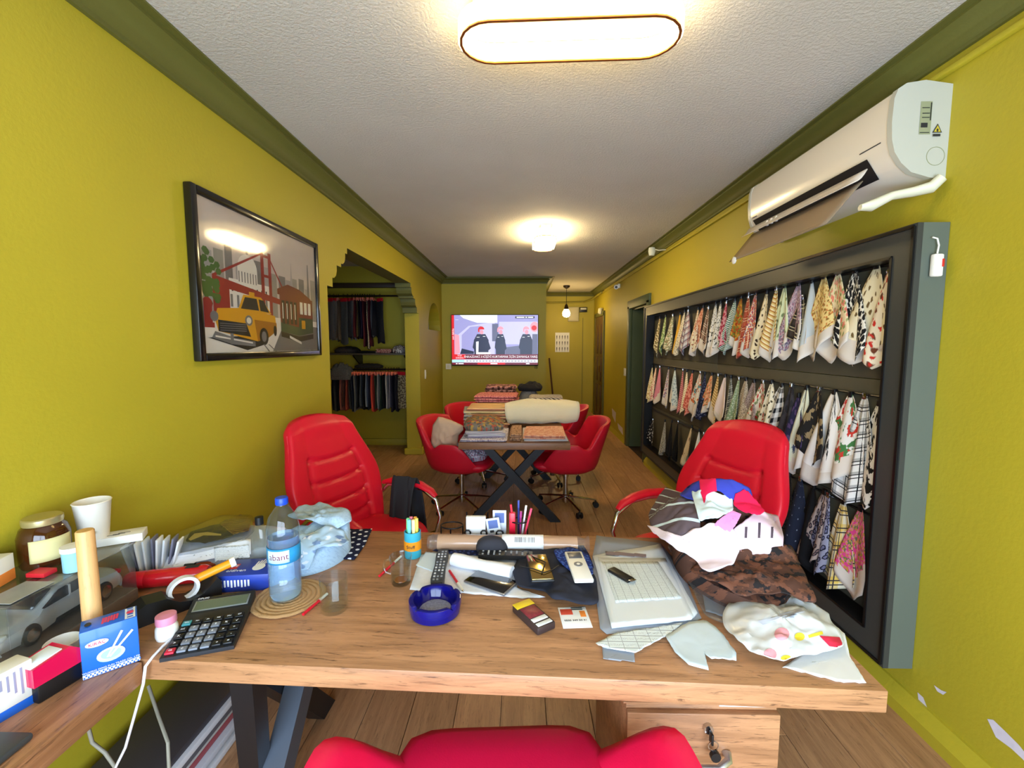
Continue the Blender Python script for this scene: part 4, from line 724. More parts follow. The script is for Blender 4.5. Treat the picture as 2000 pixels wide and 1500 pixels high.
b = MB().sheet(len(bo), 24, bei, closed=True, uvs=(.6, .6)); tag(b.build('draped_cloth', beige, None, 80), 'beige cotton cloth draped over the back of a red tub chair', 'fabric')
# black garment over the arm of the left office chair
def blk_g(u, v):
    a_ = (v-.5)*2; x = -.98+.17*u+.03*a_*u; y = 2.70+.055*math.sin(a_*PI/2)*(1 if a_ > 0 else 1.5)-.05*u; z = .735-.34*abs(a_)**1.6-(.10*abs(a_) if a_ < 0 else 0)
    return (x+.012*math.sin(u*11+v*3), y-.015*math.sin(u*13)*abs(a_), z+.006*nz(u*6, v*6))
tag(MB().sheet(26, 30, lambda u, v: (lambda p: (p[0]+.17, p[1]-.03, p[2]))(blk_g(u, v)), uvs=(.3, .6)).build('black_garment', M('black jersey', (30, 32, 38), .85), None, 80, .006), 'black garment hung over the arm of a red office armchair', 'garment')
# ================================================================ THE DESK
DZ, DA_ = .75, math.radians(-2.02)
mDesk = wood('oak desk board', (184, 134, 94), (148, 104, 70), (86, 56, 38), (1.1, 12, 12), .4)
mDesk2 = wood('oak return board', (184, 134, 94), (148, 104, 70), (86, 56, 38), (12, 1.1, 12), .4)
dk_ = thing('desk', 'long brown wooden desk on black steel legs covered with clutter', 'desk', (.851, .974, 0), DA_)
MB().box((-1.125, .40, DZ-.0275), (2.25, .80, .055), .0025).build('desktop', mDesk, dk_)
mSt2 = M('grey painted steel', (84, 92, 104), .4, .4)
b = MB(); b.add([(-1.64, .06, DZ-.055), (-1.575, .06, DZ-.055), (-1.575, .12, DZ-.055), (-1.64, .12, DZ-.055), (-1.80, .30, 0), (-1.735, .30, 0), (-1.735, .36, 0), (-1.80, .36, 0)], [(0, 1, 2, 3), (7, 6, 5, 4), (0, 4, 5, 1), (1, 5, 6, 2), (2, 6, 7, 3), (3, 7, 4, 0)]); b.build('leg', mSt, dk_, 0)
for x in (-1.69, -.16):
    for s_ in (-1, 1):
        ya, yb = (.14, .70) if s_ < 0 else (.70, .14)
        MB().prism([(ya-.05, DZ-.055), (ya+.05, DZ-.055), (yb+.05, 0), (yb-.05, 0)], x-.035+.036*s_, x+.035+.036*s_, 'x').build('leg', mSt if s_ < 0 else mSt2, dk_, 0)
    MB().box((x, .42, DZ-.065), (.09, .7, .018)).build('leg_bracket', mSt, dk_)
rt = thing('desk_return', 'brown wooden side wing of the desk along the left wall', 'desk', (-1.185, .28, 0))
MB().box((0, 0, DZ-.0275), (.45, 1.5, .055), .0025).build('desktop', mDesk2, rt)
MB().box((-.12, .62, DZ-.085), (.05, .22, .06)).build('frame_rail', mSt, rt)
for y in (-.6, .45): MB().box((-.17, y, (DZ-.055)/2), (.05, .05, DZ-.055), .004).build('leg', mSt, rt)
# drawer unit under the desk
cb = thing('drawer_unit', 'wooden drawer unit with silver handle under the desk', 'drawer unit', (.482, 1.09, 0))
MB().box((0, .24, .315), (.40, .44, .57), .002).build('body', mDesk, cb)
MB().box((0, .26, .601), (.42, .5, .004), .001).build('top_board', mDesk, cb)
for z, h in ((.475, .21), (.25, .21), (.07, .12)):
    dr = MB().box((0, .011, z), (.40, .018, h), .002).build('drawer', mDesk, cb)
    MB().tube([(-.062, .0, z-.0), (-.058, -.022, z-.003), (-.03, -.03, z-.016), (.03, -.03, z-.016), (.058, -.022, z-.003), (.062, .0, z-.0)], [.012, .010, .008, .008, .010, .012], 8, flat=.6).build('handle', M('brushed silver', (190, 190, 198), .3, .9), dr, 60)
lk = MB().cyl((.01, .004, .545), (.01, -.010, .545), .012).build('lock', mCh, cb)
MB().box((.012, -.02, .533), (.006, .018, .03), .002).build('key', mBk, lk); b = MB(); b.tube([(.016+.013*math.cos(2*PI*i/14), -.024, .515+.013*math.sin(2*PI*i/14)) for i in range(14)], .0018, 5, closed=True); b.build('key_ring', mCh, lk); MB().lathe([(0, -.006), (.013, -.006), (.013, .006), (0, .006)], 12, 0, T((.02, -.028, .49), 0, PI/2)).build('key_fob', mBk, lk)
tag(blob('pouch', M('black nylon', (28, 32, 44), .6), .40, 1.20, .6035, .20, .12, .045, 61, .12), 'black zip pouch lying on the drawer unit', 'pouch')
tag(MB().box((.58, 1.15, .606), (.12, .12, .004)).build('paper_slip', M('white paper', (236, 238, 242), .8)), 'white folded paper on the drawer unit under the desk', 'paper')
# catalogues and cables under the left end of the desk
for i in range(8):
    c_ = [(206, 204, 206), (60, 56, 60), (190, 190, 196), (150, 70, 76), (190, 186, 180), (90, 88, 92)][i % 6]
    rg = random.Random(i); tag(MB().box((0, 0, .0125), (.24, .70, .024), .003).build('catalogue', M('catalogue %d' % (i % 6), c_, .5), None, loc=(-1.25+rg.uniform(-.015, .015), 1.50+rg.uniform(-.04, .04), .001+.0255*i)), ['white','black','pale grey','crimson','bone white','dark grey'][i % 6]+' catalogue, '+ORD[i]+' from the floor in the stack under the desk', 'catalogue', 'catalogues stacked under the desk')
wc = M('white cable', (232, 232, 240), .4); gc = M('grey cable', (150, 146, 130), .5)
tag(MB().tube([P(455, 1160, z=.765), P(400, 1200, z=.757), P(345, 1240, z=.756), P(318, 1262, z=.756), (-.945, 1.045, .752), (-.943, 1.020, .745), (-.95, 1.018, .70), P(262, 1400, y=1.05), P(245, 1460, y=1.06), P(225, 1500, y=1.08), (-1.12, 1.1, .3), (-1.1, 1.2, .012), (-1.15, 1.5, .012)], .0035, 8).build('power_cable', wc, None, 60), 'white cable running over the desk edge to the floor', 'cable')
tag(MB().tube([P(290, 1340, y=1.3), P(310, 1400, y=1.25), P(328, 1450, y=1.2), P(330, 1500, y=1.2), (-1.0, 1.2, .1), (-.95, 1.15, .01)], .005, 8).build('power_cable', gc, None, 60), 'grey cable hanging under the desk in front of the catalogues', 'cable')
tag(MB().tube([P(172, 1420, y=1.1), P(180, 1450, y=1.12), P(205, 1470, y=1.12), P(225, 1498, y=1.12), (-1.1, 1.1, .2), (-1.12, 1.1, .01)], .005, 8).build('power_cable', gc, None, 60), 'thin grey cable curling below the desk wing', 'cable')
# ---------------------------------------------------------------- helpers for soft and flat things lying on the desk
def march(px, py, H, off):
    o_ = Vector((0, 0, CH)); d = (P(px, py, z=.3)-o_).normalized(); best = None
    t_ = .9
    while t_ < 3.2:
        p = o_+d*t_; g = p.z-(H(p.x, p.y)+off)
        if g <= 0: return Vector((p.x, p.y, H(p.x, p.y)+off))
        if best is None or g < best[0]: best = (g, p)
        t_ += .006
    p = best[1]; return Vector((p.x, p.y, H(p.x, p.y)+off))
def flatH(z): return lambda x, y: z
def drape(name, mat, pts, H=None, off=.001, wr=0., fr=9., seed=1., dome=0., thick=.0008, rings=7, per=56, label=None, cat='paper', parent=None, group=None, sm=60, corner=True, curl=0.):
    """thin sheet whose outline is given in photo pixels, laid over the surface H"""
    H = H or flatH(DZ); n = len(pts); ln = [math.dist(pts[i], pts[(i+1) % n]) for i in range(n)]; tot = sum(ln); bd_ = []
    for i in range(n):
        k_ = max(1, round(per*ln[i]/tot))
        for j in range(k_): a_ = j/k_; bd_.append((pts[i][0]*(1-a_)+pts[(i+1) % n][0]*a_, pts[i][1]*(1-a_)+pts[(i+1) % n][1]*a_))
    cx, cy = sum(p[0] for p in bd_)/len(bd_), sum(p[1] for p in bd_)/len(bd_); N = len(bd_); vs = []
    def lift(v, t_): return Vector((v.x, v.y, v.z+dome*(1-t_*t_)+curl*t_**4*max(0, nz(v.x*6, v.y*6, seed))+wr*(.5+.5*nz(v.x*fr, v.y*fr, seed))+wr*.6*abs(nz(v.x*fr*2.2, v.y*fr*2.2, seed+3))))
    for j in range(1, rings+1):
        t_ = j/rings
        for q in bd_: vs.append(lift(march(cx+(q[0]-cx)*t_, cy+(q[1]-cy)*t_, H, off), t_))
    for _ in range(2 if wr > .007 else 0):
        for j in range(rings):
            r_ = vs[j*N:(j+1)*N]; vs[j*N:(j+1)*N] = [r_[i]*.5+r_[i-1]*.25+r_[(i+1) % N]*.25 for i in range(N)]
    vs.append(lift(march(cx, cy, H, off), 0)); fs = []
    for j in range(rings-1):
        for i in range(N): fs.append((j*N+i, j*N+(i+1) % N, (j+1)*N+(i+1) % N, (j+1)*N+i))
    fs += [(len(vs)-1, (i+1) % N, i) for i in range(N)]
    b = MB().add(vs, fs, 0, None, [(v.x, v.y+v.z*.8) for v in vs]); o = b.build(name, mat, parent, sm, thick)
    o.modifiers[0].offset = 0
    if label: tag(o, label, cat, group)
    return o
from mathutils.bvhtree import BVHTree
def decal(name, mat, pts, target, off=.0022, n=7):
    """print that follows the surface of a built sheet"""
    bv = BVHTree.FromPolygons([v.co[:] for v in target.data.vertices], [p.vertices[:] for p in target.data.polygons]); o_ = Vector((0, 0, CH)); cx, cy = sum(p[0] for p in pts)/len(pts), sum(p[1] for p in pts)/len(pts)
    bd_ = []
    for i in range(len(pts)):
        for j in range(4): a_ = j/4; q = pts[(i+1) % len(pts)]; bd_.append((pts[i][0]*(1-a_)+q[0]*a_, pts[i][1]*(1-a_)+q[1]*a_))
    N = len(bd_); vs = []; last = None
    for j in range(n+1):
        for q in bd_:
            t_ = j/n; d = (P(cx+(q[0]-cx)*t_, cy+(q[1]-cy)*t_, z=.3)-o_).normalized(); h = bv.ray_cast(o_, d)[0]
            if h is None: h = last if last is not None else P(cx, cy, z=DZ+.03)
            else: last = h.copy()
            vs.append(tuple(h+Vector((0, 0, off))))
    fs = [(j*N+i, j*N+(i+1) % N, (j+1)*N+(i+1) % N, (j+1)*N+i) for j in range(n) for i in range(N)]
    return MB().add(vs, fs).build(name, mat, target, 60)
mPap = M('white paper'); mPap2 = M('bluish paper', (222, 230, 238), .8)
def ledger(name, ground, ink, rows=130., cols=40., rot=0.):
    k = NT(name); v = k.coord('UV', (1, 1, 1), (0, 0, 0), (0, 0, rot)); sp = k.n('SeparateXYZ', Vector=v); X, Y = sp.outputs[0], sp.outputs[1]
    a_ = k.math('LESS_THAN', k.math('FRACT', k.math('MULTIPLY', Y, rows)), .14); b_ = k.math('LESS_THAN', k.math('FRACT', k.math('MULTIPLY', X, cols)), .05)
    n_ = k.noise(k.coord('UV', (900, 260, 1)), 1., 1.)[0]; tx_ = k.math('MULTIPLY', k.math('LESS_THAN', k.math('ABSOLUTE', k.math('SUBTRACT', k.math('FRACT', k.math('MULTIPLY', Y, rows)), .55)), .2), k.math('GREATER_THAN', n_, .57))
    k.col(k.mix(k.math('MAXIMUM', k.math('MAXIMUM', a_, b_), tx_), lin(ground), lin(ink))); k.b.inputs['Roughness'].default_value = .8; return k.m
mLed = ledger('ledger print', (226, 236, 238), (140, 150, 158)); mTxt = ledger('text print', (226, 232, 238), (150, 156, 168), 160., .01)
at = lambda x, y, dz=0.: P(x, y, z=DZ+dz)
# ---------------------------------------------------------------- model car in its display case
CX, CY0, CY1, CT = -1.305, .955, 1.30, .935
cs = thing('display_case', 'clear acrylic display case holding a silver model car', 'display case', (CX, (CY0+CY1)/2, DZ)); cl_ = clear('dusty clear acrylic', (240, 242, 242), 1.4, .08, .014); LW, LL, LH = .20, CY1-CY0, CT-DZ
MB().box((0, 0, .02), (LW, LL, .04), .003).build('base', M('grey wood base', (104, 92, 84), .5), cs)
for c, d in (((LW/2-.002, 0, .04+(LH-.04)/2), (.003, LL-.008, LH-.044)), ((-LW/2+.002, 0, .04+(LH-.04)/2), (.003, LL-.008, LH-.044)), ((0, LL/2-.002, .04+(LH-.04)/2), (LW-.008, .003, LH-.044)), ((0, -LL/2+.002, .04+(LH-.04)/2), (LW-.008, .003, LH-.044)), ((0, 0, LH-.002), (LW, LL, .003))): MB().box(c, d).build('acrylic_pane', cl_, cs, 0)
car = thing('model_car', 'silver saloon model car inside the clear display case', 'model car', (CX, (CY0+CY1)/2, DZ+.0405)); car.scale = (.88, .86, 1.0)
mSil = M('silver car paint', (196, 198, 198), .28, .35, coat=.5); mGls = M('tinted glass', (30, 34, 38), .1, coat=.5)
pr = [(-.185, .022), (-.19, .045), (-.175, .062), (-.09, .074), (-.03, .108), (.05, .112), (.115, .082), (.175, .076), (.19, .055), (.185, .022)]
def carbody(u, v):
    n = len(pr)-1; q = u*n; i = min(int(q), n-1); f_ = q-i; y = pr[i][0]*(1-f_)+pr[i+1][0]*f_; z = pr[i][1]*(1-f_)+pr[i+1][1]*f_
    s_ = (v-.5)*2; w_ = .074-.016*max(0, (z-.07)/.04)-.01*max(0, abs(y)-.14)/.05; top = z-.012*s_**4
    return (s_*w_, y, top)
b = MB().sheet(54, 12, carbody)
for s_ in (0, 1):
    b.sheet(54, 4, lambda u, v, s_=s_: (lambda p: (p[0]*(1+.06*math.sin(v*PI)), p[1], p[2]+(.018-p[2])*v))(carbody(u, s_)))
b.build('body', mSil, car, 50); MB().box((0, 0, .02), (.12, .35, .012)).build('chassis', mBk, car)
for s_ in (-1, 1):
    MB().prism([(-.075, .076), (-.025, .104), (.045, .107), (.10, .082)], s_*.0715-.004, s_*.0715+.004, 'x').build('side_window', mGls, car, 0)
    MB().prism([(-.002, .075), (.003, .075), (.003, .106), (-.002, .106)], s_*.0735-.004, s_*.0735+.004, 'x').build('door_pillar', mSil, car, 0)
    MB().box((s_*.052, -.178, .052), (.034, .022, .014), .004).build('headlight', M('lamp lens', (226, 232, 236), .1), car); MB().box((s_*.05, .183, .06), (.034, .016, .014), .004).build('tail_light', M('red lens', (170, 20, 24), .2), car)
    for y in (-.115, .115):
        w_ = MB().lathe([(.0, -.011), (.026, -.011), (.028, -.006), (.028, .006), (.026, .011), (0, .011)], 22, 0, T((s_*.068, y, .028), 0, 0, PI/2)).build('wheel', M('tyre', (22, 22, 24), .8), car); MB().lathe([(.0, .0), (.018, .0), (.018, .0025), (0, .004)], 10, 0, T((s_*.0795, y, .028), 0, 0, s_*PI/2)).build('rim', mCh, w_, 20)
MB().sheet(6, 4, lambda u, v: ((u-.5)*.105, -.087+.055*v, .079+.03*v)).build('windscreen', mGls, car, 60, .002)
# ---------------------------------------------------------------- things on top of the case
TOPZ = CT+.0005
def lathe_thing(name, label, cat, loc, parts, n=28):
    t = thing(name, label, cat, loc)
    for nm, prof_, m_ in parts: MB().lathe(prof_, n).build(nm, m_, t, 40)
    return t
amb = M('amber glass', (96, 52, 22), .08, trans=.6, coat=.3)
o = lathe_thing('glass_jar', 'brown glass jar with gold lid on the display case', 'jar', (-1.343, 1.17, TOPZ), [('jar', [(.0, .0), (.05, .0), (.054, .01), (.055, .085), (.048, .108), (.038, .118), (.0, .119)], amb), ('lid', [(.0, .117), (.042, .117), (.043, .122), (.043, .133), (.040, .136), (0, .136)], M('gold lid', (190, 176, 130), .3, .7))])
MB().sheet(14, 4, lambda u, v: (.0562*math.cos(-1.3+1.7*u), .0562*math.sin(-1.3+1.7*u), .022+.062*v)).build('paper_label', M('cream label', (206, 196, 140), .7), o, 60, .0006)
MB().box((0, 0, .04), (.05, .05, .07), .02).build('dried_fruit', M('dried fruit', (176, 84, 24), .6, vary=.4, vscale=60), o)
o = lathe_thing('paper_cup', 'tall white paper cup behind the brown jar', 'cup', (-1.315, 1.285, TOPZ), [('cup', [(.0, .0), (.032, .0), (.045, .135), (.047, .137), (.045, .139), (.041, .135), (.03, .02), (0, .02)], M('white card', (232, 226, 214), .6))]); MB().box((.022, -.031, .05), (.02, .0012, .008), mx=None).build('print_mark', dk, o)
o = lathe_thing('medicine_tub', 'small pale blue tub with white lid on the display case', 'tub', (-1.225, 1.135, TOPZ), [('tub', [(.0, .0), (.024, .0), (.025, .055), (0, .056)], M('pale blue print', (140, 196, 214), .5, vary=.12, vscale=90)), ('lid', [(.0, .055), (.027, .055), (.027, .068), (0, .07)], mWh)])
o = thing('medicine_box', 'flat white card box on the rear of the display case', 'box', (-1.255, 1.315, TOPZ), .5); MB().box((0, 0, .012), (.11, .06, .024), .001).build('carton', mWh, o); [MB().box((-.02+.012*i, -.01+.006*i, .0242), (.03, .003, .0006)).build('print_mark', dk, o) for i in range(3)]
o = thing('card_box', 'white and orange card box on the front of the display case', 'box', (-1.36, 1.03, TOPZ), .25); MB().box((0, 0, .035), (.075, .10, .07), .001).build('carton', mWh, o); MB().box((.0, 0, .015), (.0756, .1006, .03), .001).build('orange_band', M('orange print', (224, 130, 50), .6), o)
tag(MB().box((-1.285, 1.105, TOPZ+.006), (.05, .035, .012), .002).build('red_box', M('red card', (206, 30, 44), .5)), 'small flat red box beside the brown jar', 'box')
tag(MB().box((-1.25, 1.02, TOPZ+.001), (.075, .10, .0015)).build('leaflet', M('grey leaflet', (150, 150, 146), .4, vary=.2, vscale=30)), 'grey printed leaflet on top of the display case', 'leaflet')
b = thing('straw_bundle', 'bundle of white paper packets beside the display case', 'packets', (-1.285, 1.455, DZ), .35)
for i in range(9): MB().box((-.05+.013*i, .01*math.sin(i*2), .066), (.006, .05, .13), .001, mx=Matrix.Rotation(.06*(i-4), 4, 'Y')).build('packet', (mPap2, M('striped packet', (120, 120, 140), .7), mPap)[i % 3], b)
# ---------------------------------------------------------------- left part of the desk
tag(MB().lathe([(.0, 0), (.021, 0), (.019, .325), (.017, .328), (0, .328)], 20).build('wooden_rod', wood('pale beech', (224, 176, 116), (206, 156, 98), (186, 136, 84), (14, 14, 1.2), .5), None, 40, loc=(-1.115, 1.065, DZ)), 'upright pale wooden rod behind the blue toothpick box', 'rod')
bx = thing('toothpick_box', 'blue card box printed with a bowl and chopsticks', 'box', (-1.046, .964, DZ), math.atan2(.07, .078))
bw, bh, bdp = .105, .118, .062; mBl = M('blue card', (24, 98, 206), .35, coat=.2); sky_ = M('white print', (232, 236, 240), .5); pk = M('pink print', (226, 60, 100), .5)
MB().box((bw/2, bdp/2, bh/2), (bw, bdp, bh), .0012).build('carton', mBl, bx)
it = [(sky_, R4(.0, .015, 1, .10))]
for i in range(14):
    for j in range(2): it.append((mBl, R4(.01+.072*i+.036*(j % 2), .02+.038*j, .04+.072*i+.036*(j % 2), .052+.038*j)))
it += [(M('pale bowl', (176, 200, 222), .5), EL(.50, .38, .25, .15)), (M('bowl rim', (222, 200, 190), .5), EL(.46, .40, .20, .11)), (M('rice', (150, 180, 206), .5), EL(.50, .39, .18, .10)), (sky_, EL(.28, .70, .2, .07)), (sky_, [(.42, .34), (.45, .33), (.74, .80), (.70, .82)]), (sky_, [(.46, .34), (.49, .32), (.92, .74), (.89, .77)])]
art('front_print', it, bx, Matrix.Translation((0, -.0003, 0)) @ FRONT, bw, bh, .00005); bt = lambda x, z: Matrix.Translation((x*bw, -.0036, z*bh)) @ FRONT
text('KIRAÇ', .011, pk, bx, bt(.28, .70), 'print'); text('WUXING DING FUN TRADE CO., LTD', .0062, sky_, bx, bt(.5, .145), 'print')
art('top_print', [(sky_, R4(.78, .05, .97, .95)), (mBl, R4(.82, .12, .93, .22)), (mBl, R4(.82, .32, .93, .42)), (mBl, R4(.82, .62, .93, .72)), (mBl, R4(.82, .8, .93, .9)), (pk, EL(.875, .52, .07, .12)), (dk, EL(.13, .5, .06, .16))], bx, Matrix.Translation((0, 0, bh)), bw, bdp); art('script_print', [(pk, [(.36+.05*i, .25+.05*(i % 2)), (.40+.05*i, .25+.05*(i % 2)), (.42+.05*i, .72), (.38+.05*i, .75)]) for i in range(6)], bx, Matrix.Translation((0, 0, bh)), bw, bdp)['kind'] = 'stuff'
st_ = thing('hand_stamp', 'crimson and black self-inking stamp in front of the toothpick box', 'stamp', (-1.088, .938, DZ), -.22); st_.scale = (1.2, .98, 1.25)
MB().box((0, 0, .02), (.04, .085, .04), .004).build('base', mBk, st_); MB().prism([(-.05, .036), (.043, .036), (.043, .062), (.02, .078), (-.05, .070)], -.024, .024, 'x').build('cover', M('crimson plastic', (206, 16, 72), .2, coat=.5), st_, 30); MB().box((0, -.012, .0755), (.036, .06, .003), .001, mx=Matrix.Rotation(.11, 4, 'X')).build('label_window', mPap2, st_)
o = thing('medicine_carton', 'white card carton with blue base beside the stamp', 'box', (-1.13, .845, DZ), -.25+PI/2); MB().box((0, 0, .062), (.13, .05, .085), .003).build('carton', mWh, o); MB().box((0, 0, .01), (.131, .051, .02), .001).build('blue_band', mBl, o)
for i in range(4): MB().box((.045-.011*i, -.0253, .066+.004*i), (.004, .0006, .06-.012*i)).build('print_mark', M('grey ink', (150, 150, 176), .6), o)
lathe_thing('ceramic_mug', 'white rounded mug behind the stamp', 'mug', (-1.15, 1.02, DZ), [('cup', [(0, 0), (.026, 0), (.034, .02), (.036, .06), (.034, .062), (.031, .058), (.028, .02), (0, .012)], mWh)])
tag(MB().box((0, 0, .009), (.24, .30, .016), .006).build('laptop', M('grey laptop lid', (70, 76, 80), .4, .3), None, loc=(-1.11, .66, DZ)), 'closed grey laptop at the end of the desk wing', 'laptop')
lathe_thing('shaker', 'small white jar with pink lid in front of the tape dispenser', 'jar', (-.972, 1.125, DZ), [('jar', [(0, 0), (.024, 0), (.027, .01), (.026, .03), (.021, .042), (0, .043)], mWh), ('lid', [(0, .042), (.024, .042), (.025, .046), (.024, .064), (0, .066)], M('pink lid', (222, 140, 166), .4))])
td = thing('tape_dispenser', 'black tape dispenser holding a white tape roll', 'tape dispenser', (-1.05, 1.25, DZ), math.radians(52)); td.scale = (1.2, 1.1, 1.1)
MB().prism([(-.095, 0), (.095, 0), (.098, .045), (.088, .06), (.078, .05), (.055, .028), (.03, .022), (.005, .03), (-.02, .052), (-.06, .056), (-.088, .04), (-.1, .015)], -.03, .03, 'y').build('body', mBk, td, 30)
b = MB(); o_ = EL(.02, .05, .034, .034, 24); i_ = EL(.02, .05, .026, .026, 24); b2 = MB(); band(b2, o_, i_, -.010, .010); b.add([(x, z, y) for x, y, z in b2.v], b2.f); b.build('tape_roll', M('white tape core', (226, 226, 230), .5), td, 40)
sp_ = thing('spray_can', 'red spray can lying behind the tape dispenser', 'spray can', (-1.265, 1.36, DZ+.029), math.radians(14)); ap = T((0, 0, 0), 0, 0, PI/2)
MB().lathe([(0, .03), (.027, .03), (.0285, .035), (.0285, .20), (.024, .212), (0, .214)], 24, 0, ap).build('can', M('red can', (206, 22, 36), .25, coat=.4), sp_); MB().lathe([(0, -.03), (.022, -.028), (.027, -.018), (.0275, .03), (0, .031)], 24, 0, ap).build('cap', M('red cap', (222, 30, 48), .3), sp_); MB().box((.165, 0, .0285), (.04, .02, .001)).build('label', M('dark print'), sp_)
ot = thing('effervescent_tube', 'orange tablet tube with white cap resting on the tape dispenser', 'tube', (-.985, 1.335, DZ+.078), math.radians(42), ry=-.22); MB().lathe([(0, -.05), (.013, -.05), (.013, .045), (0, .046)], 18, 0, ap).build('tube', M('orange tube', (232, 150, 24), .35), ot); MB().lathe([(0, .045), (.0155, .045), (.0155, .06), (0, .061)], 18, 0, ap).build('cap', mWh, ot)
o = thing('glue_bottle', 'black capped small bottle lying behind the red spray can', 'bottle', (-1.16, 1.46, DZ+.018), .4); MB().lathe([(0, -.02), (.018, -.018), (.018, .012), (0, .014)], 18, 0, ap).build('cap', mBk, o); MB().lathe([(0, .013), (.012, .013), (.016, .03), (.016, .08), (0, .081)], 18, 0, ap).build('bottle', M('rust bottle', (170, 70, 30), .4), o)
# calculator
ca_ = thing('calculator', 'black desk calculator with large grey keys and tilted display', 'calculator', (-.873, 1.165, DZ), math.radians(19))
cwid, clen = .165, .235; sl = .10
MB().prism([(-clen/2, 0), (clen/2, 0), (clen/2, .034), (.055, .020), (-clen/2, .010)], -cwid/2, cwid/2, 'x').build('body', M('black calculator case', (30, 32, 38), .4), ca_, 0)
tilt = Matrix.Translation((0, .088, .0278)) @ Matrix.Rotation(math.atan2(.014, .0625), 4, 'X')
MB().box((0, -.004, 0), (.145, .042, .002), .0006, mx=tilt).build('display_bezel', M('silver bezel', (150, 156, 156), .3, .5), ca_); MB().box((0, -.004, .0012), (.136, .035, .0015), mx=tilt).build('display', M('lcd', (96, 104, 84), .25), ca_); MB().box((.0, .0245, .0008), (.06, .008, .0015), mx=tilt).build('solar_cell', M('solar cell', (50, 44, 36), .2), ca_)
kg, kb, kr, kt = M('grey key', (120, 126, 138), .45), M('black key', (22, 24, 28), .4), M('red key', (200, 36, 60), .45), M('teal key', (70, 150, 160), .45); ink = M('white key ink', (230, 232, 236), .6)
slope = math.atan2(.010, .1725); ks = lambda x, y: Matrix.Translation((x, y, .0105+(y+clen/2)*.058)) @ Matrix.Rotation(slope, 4, 'X')
rows_ = [('CE 0 00 . + =', 'rgggbb'), ('> 1 2 3 . -', 'bgggbb'), ('K 4 5 6 x ÷', 'bgggbb'), ('AC 7 8 9 % √', 'bgggbb'), ('ON M+ M- MR MU GT', 'tbbbbb')]
for j, (lb_, kc_) in enumerate(rows_):
    for i, s_ in enumerate(lb_.split()):
        x, y = -.065+.026*i, -.100+.0275*j; m_ = {'r': kr, 'g': kg, 'b': kb, 't': kt}[kc_[i]]
        kk = MB().box((0, 0, .003), (.021, .019, .006), .002, mx=ks(x, y)).build('key', m_, ca_, 40); text(s_, .011 if len(s_) < 2 else .007, ink, kk, ks(x, y) @ Matrix.Translation((0, 0, .0063)), 'print')
text('DPUXI', .010, ink, ca_, tilt @ Matrix.Translation((-.055, .0245, .001)), 'print')
# blue glove box
gb = thing('glove_box', 'blue card box of disposable gloves beside the water bottle', 'box', (-.925, 1.405, DZ), math.radians(8)); mNb = M('royal blue card', (36, 62, 160), .35)
MB().box((0, 0, .0275), (.19, .115, .055), .0015).build('carton', mNb, gb)
art('red_print', [(M('red print', (200, 40, 50), .5), R4(.06, .40, .36, .70))], gb, Matrix.Translation((-.095, -.0575, .055)), .19, .115); art('hand_print', [(sky_, EL(.72, .45, .10, .20)), *[(sky_, [(.63+.03*i, .55), (.655+.03*i, .55), (.65+.045*i, .9-.05*abs(i-2)), (.63+.045*i, .9-.05*abs(i-2))]) for i in range(5)]], gb, Matrix.Translation((-.095, -.0575, .055)), .19, .115); text('CEYDE', .018, sky_, gb, T((-.055, .006, .0568), .0), 'print'); text('eldiven', .022, sky_, gb, T((-.02, -.026, .0568), .0), 'print'); art('side_print', [(sky_, R4(.05+.055*i, .3+.03*(i % 3), .08+.055*i, .75)) for i in range(12)], gb, Matrix.Translation((-.095, -.0577, 0)) @ FRONT, .19, .055)
# coaster, bottles, glasses
b = MB()
for k_ in range(7): rr = .014+.0145*k_; b.tube([(rr*math.cos(2*PI*i/40), rr*math.sin(2*PI*i/40), .0055+.0008*math.sin(i*2.2)) for i in range(40)], .0078, 6, closed=True, flat=.65)
co = b.build('coaster', M('woven jute', (196, 154, 106), .9, bump=.7, bscale=300), None, 60, loc=(-.732, 1.312, DZ)); tag(co, 'round woven jute coaster under the water bottle', 'coaster'); co['kind'] = 'stuff' if False else ''
del co['kind']
wb_ = thing('water_bottle', 'large clear plastic water bottle with blue cap and label', 'bottle', (-.738, 1.305, DZ+.0115)); pet = clear('clear plastic', (232, 242, 250), 1.4, .04, .02); wat = M('water', (214, 232, 246), .03, trans=.85, ior=1.2)
MB().lathe([(0, .004), (.030, .0), (.044, .006), (.047, .02), (.047, .075), (.045, .08), (.047, .085), (.047, .12), (.0455, .125), (.0455, .175), (.047, .18), (.047, .225), (.040, .26), (.024, .285), (.015, .296), (.0145, .305), (0, .305)], 32).build('bottle', pet, wb_, 50)
MB().lathe([(0, .006), (.040, .008), (.0445, .02), (.0445, .12), (.0435, .13), (.0435, .20), (0, .2)], 28).build('water', wat, wb_, 50); MB().lathe([(0, .30), (.018, .30), (.0185, .302), (.0185, .318), (.017, .321), (0, .321)], 24).build('cap', M('blue cap', (24, 70, 190), .35), wb_, 30)
MB().sheet(40, 2, lambda u, v: (.0468*math.cos(2*PI*u), .0468*math.sin(2*PI*u), .126+.048*v), closed=True).build('label', M('aqua label', (40, 140, 196), .4), wb_, 70, .0006)
def arcp(u, v, a0=-2.2, a1=-.75, z0=.131, z1=.169, r_=.0478): return (r_*math.cos(a0+(a1-a0)*u), r_*math.sin(a0+(a1-a0)*u), z0+(z1-z0)*v)
MB().sheet(16, 2, arcp).build('label_panel', M('pale aqua print', (190, 220, 232), .4), wb_, 70, .0003)
tx_ = text('abant', .027, M('crimson ink', (150, 30, 80), .5), wb_, T((0, 0, 0)), 'print', ext=.0002)
for v in tx_.data.vertices: a_ = -1.42+v.co.x/.0484; v.co = Vector((.0484*math.cos(a_), .0484*math.sin(a_), .150+v.co.y))
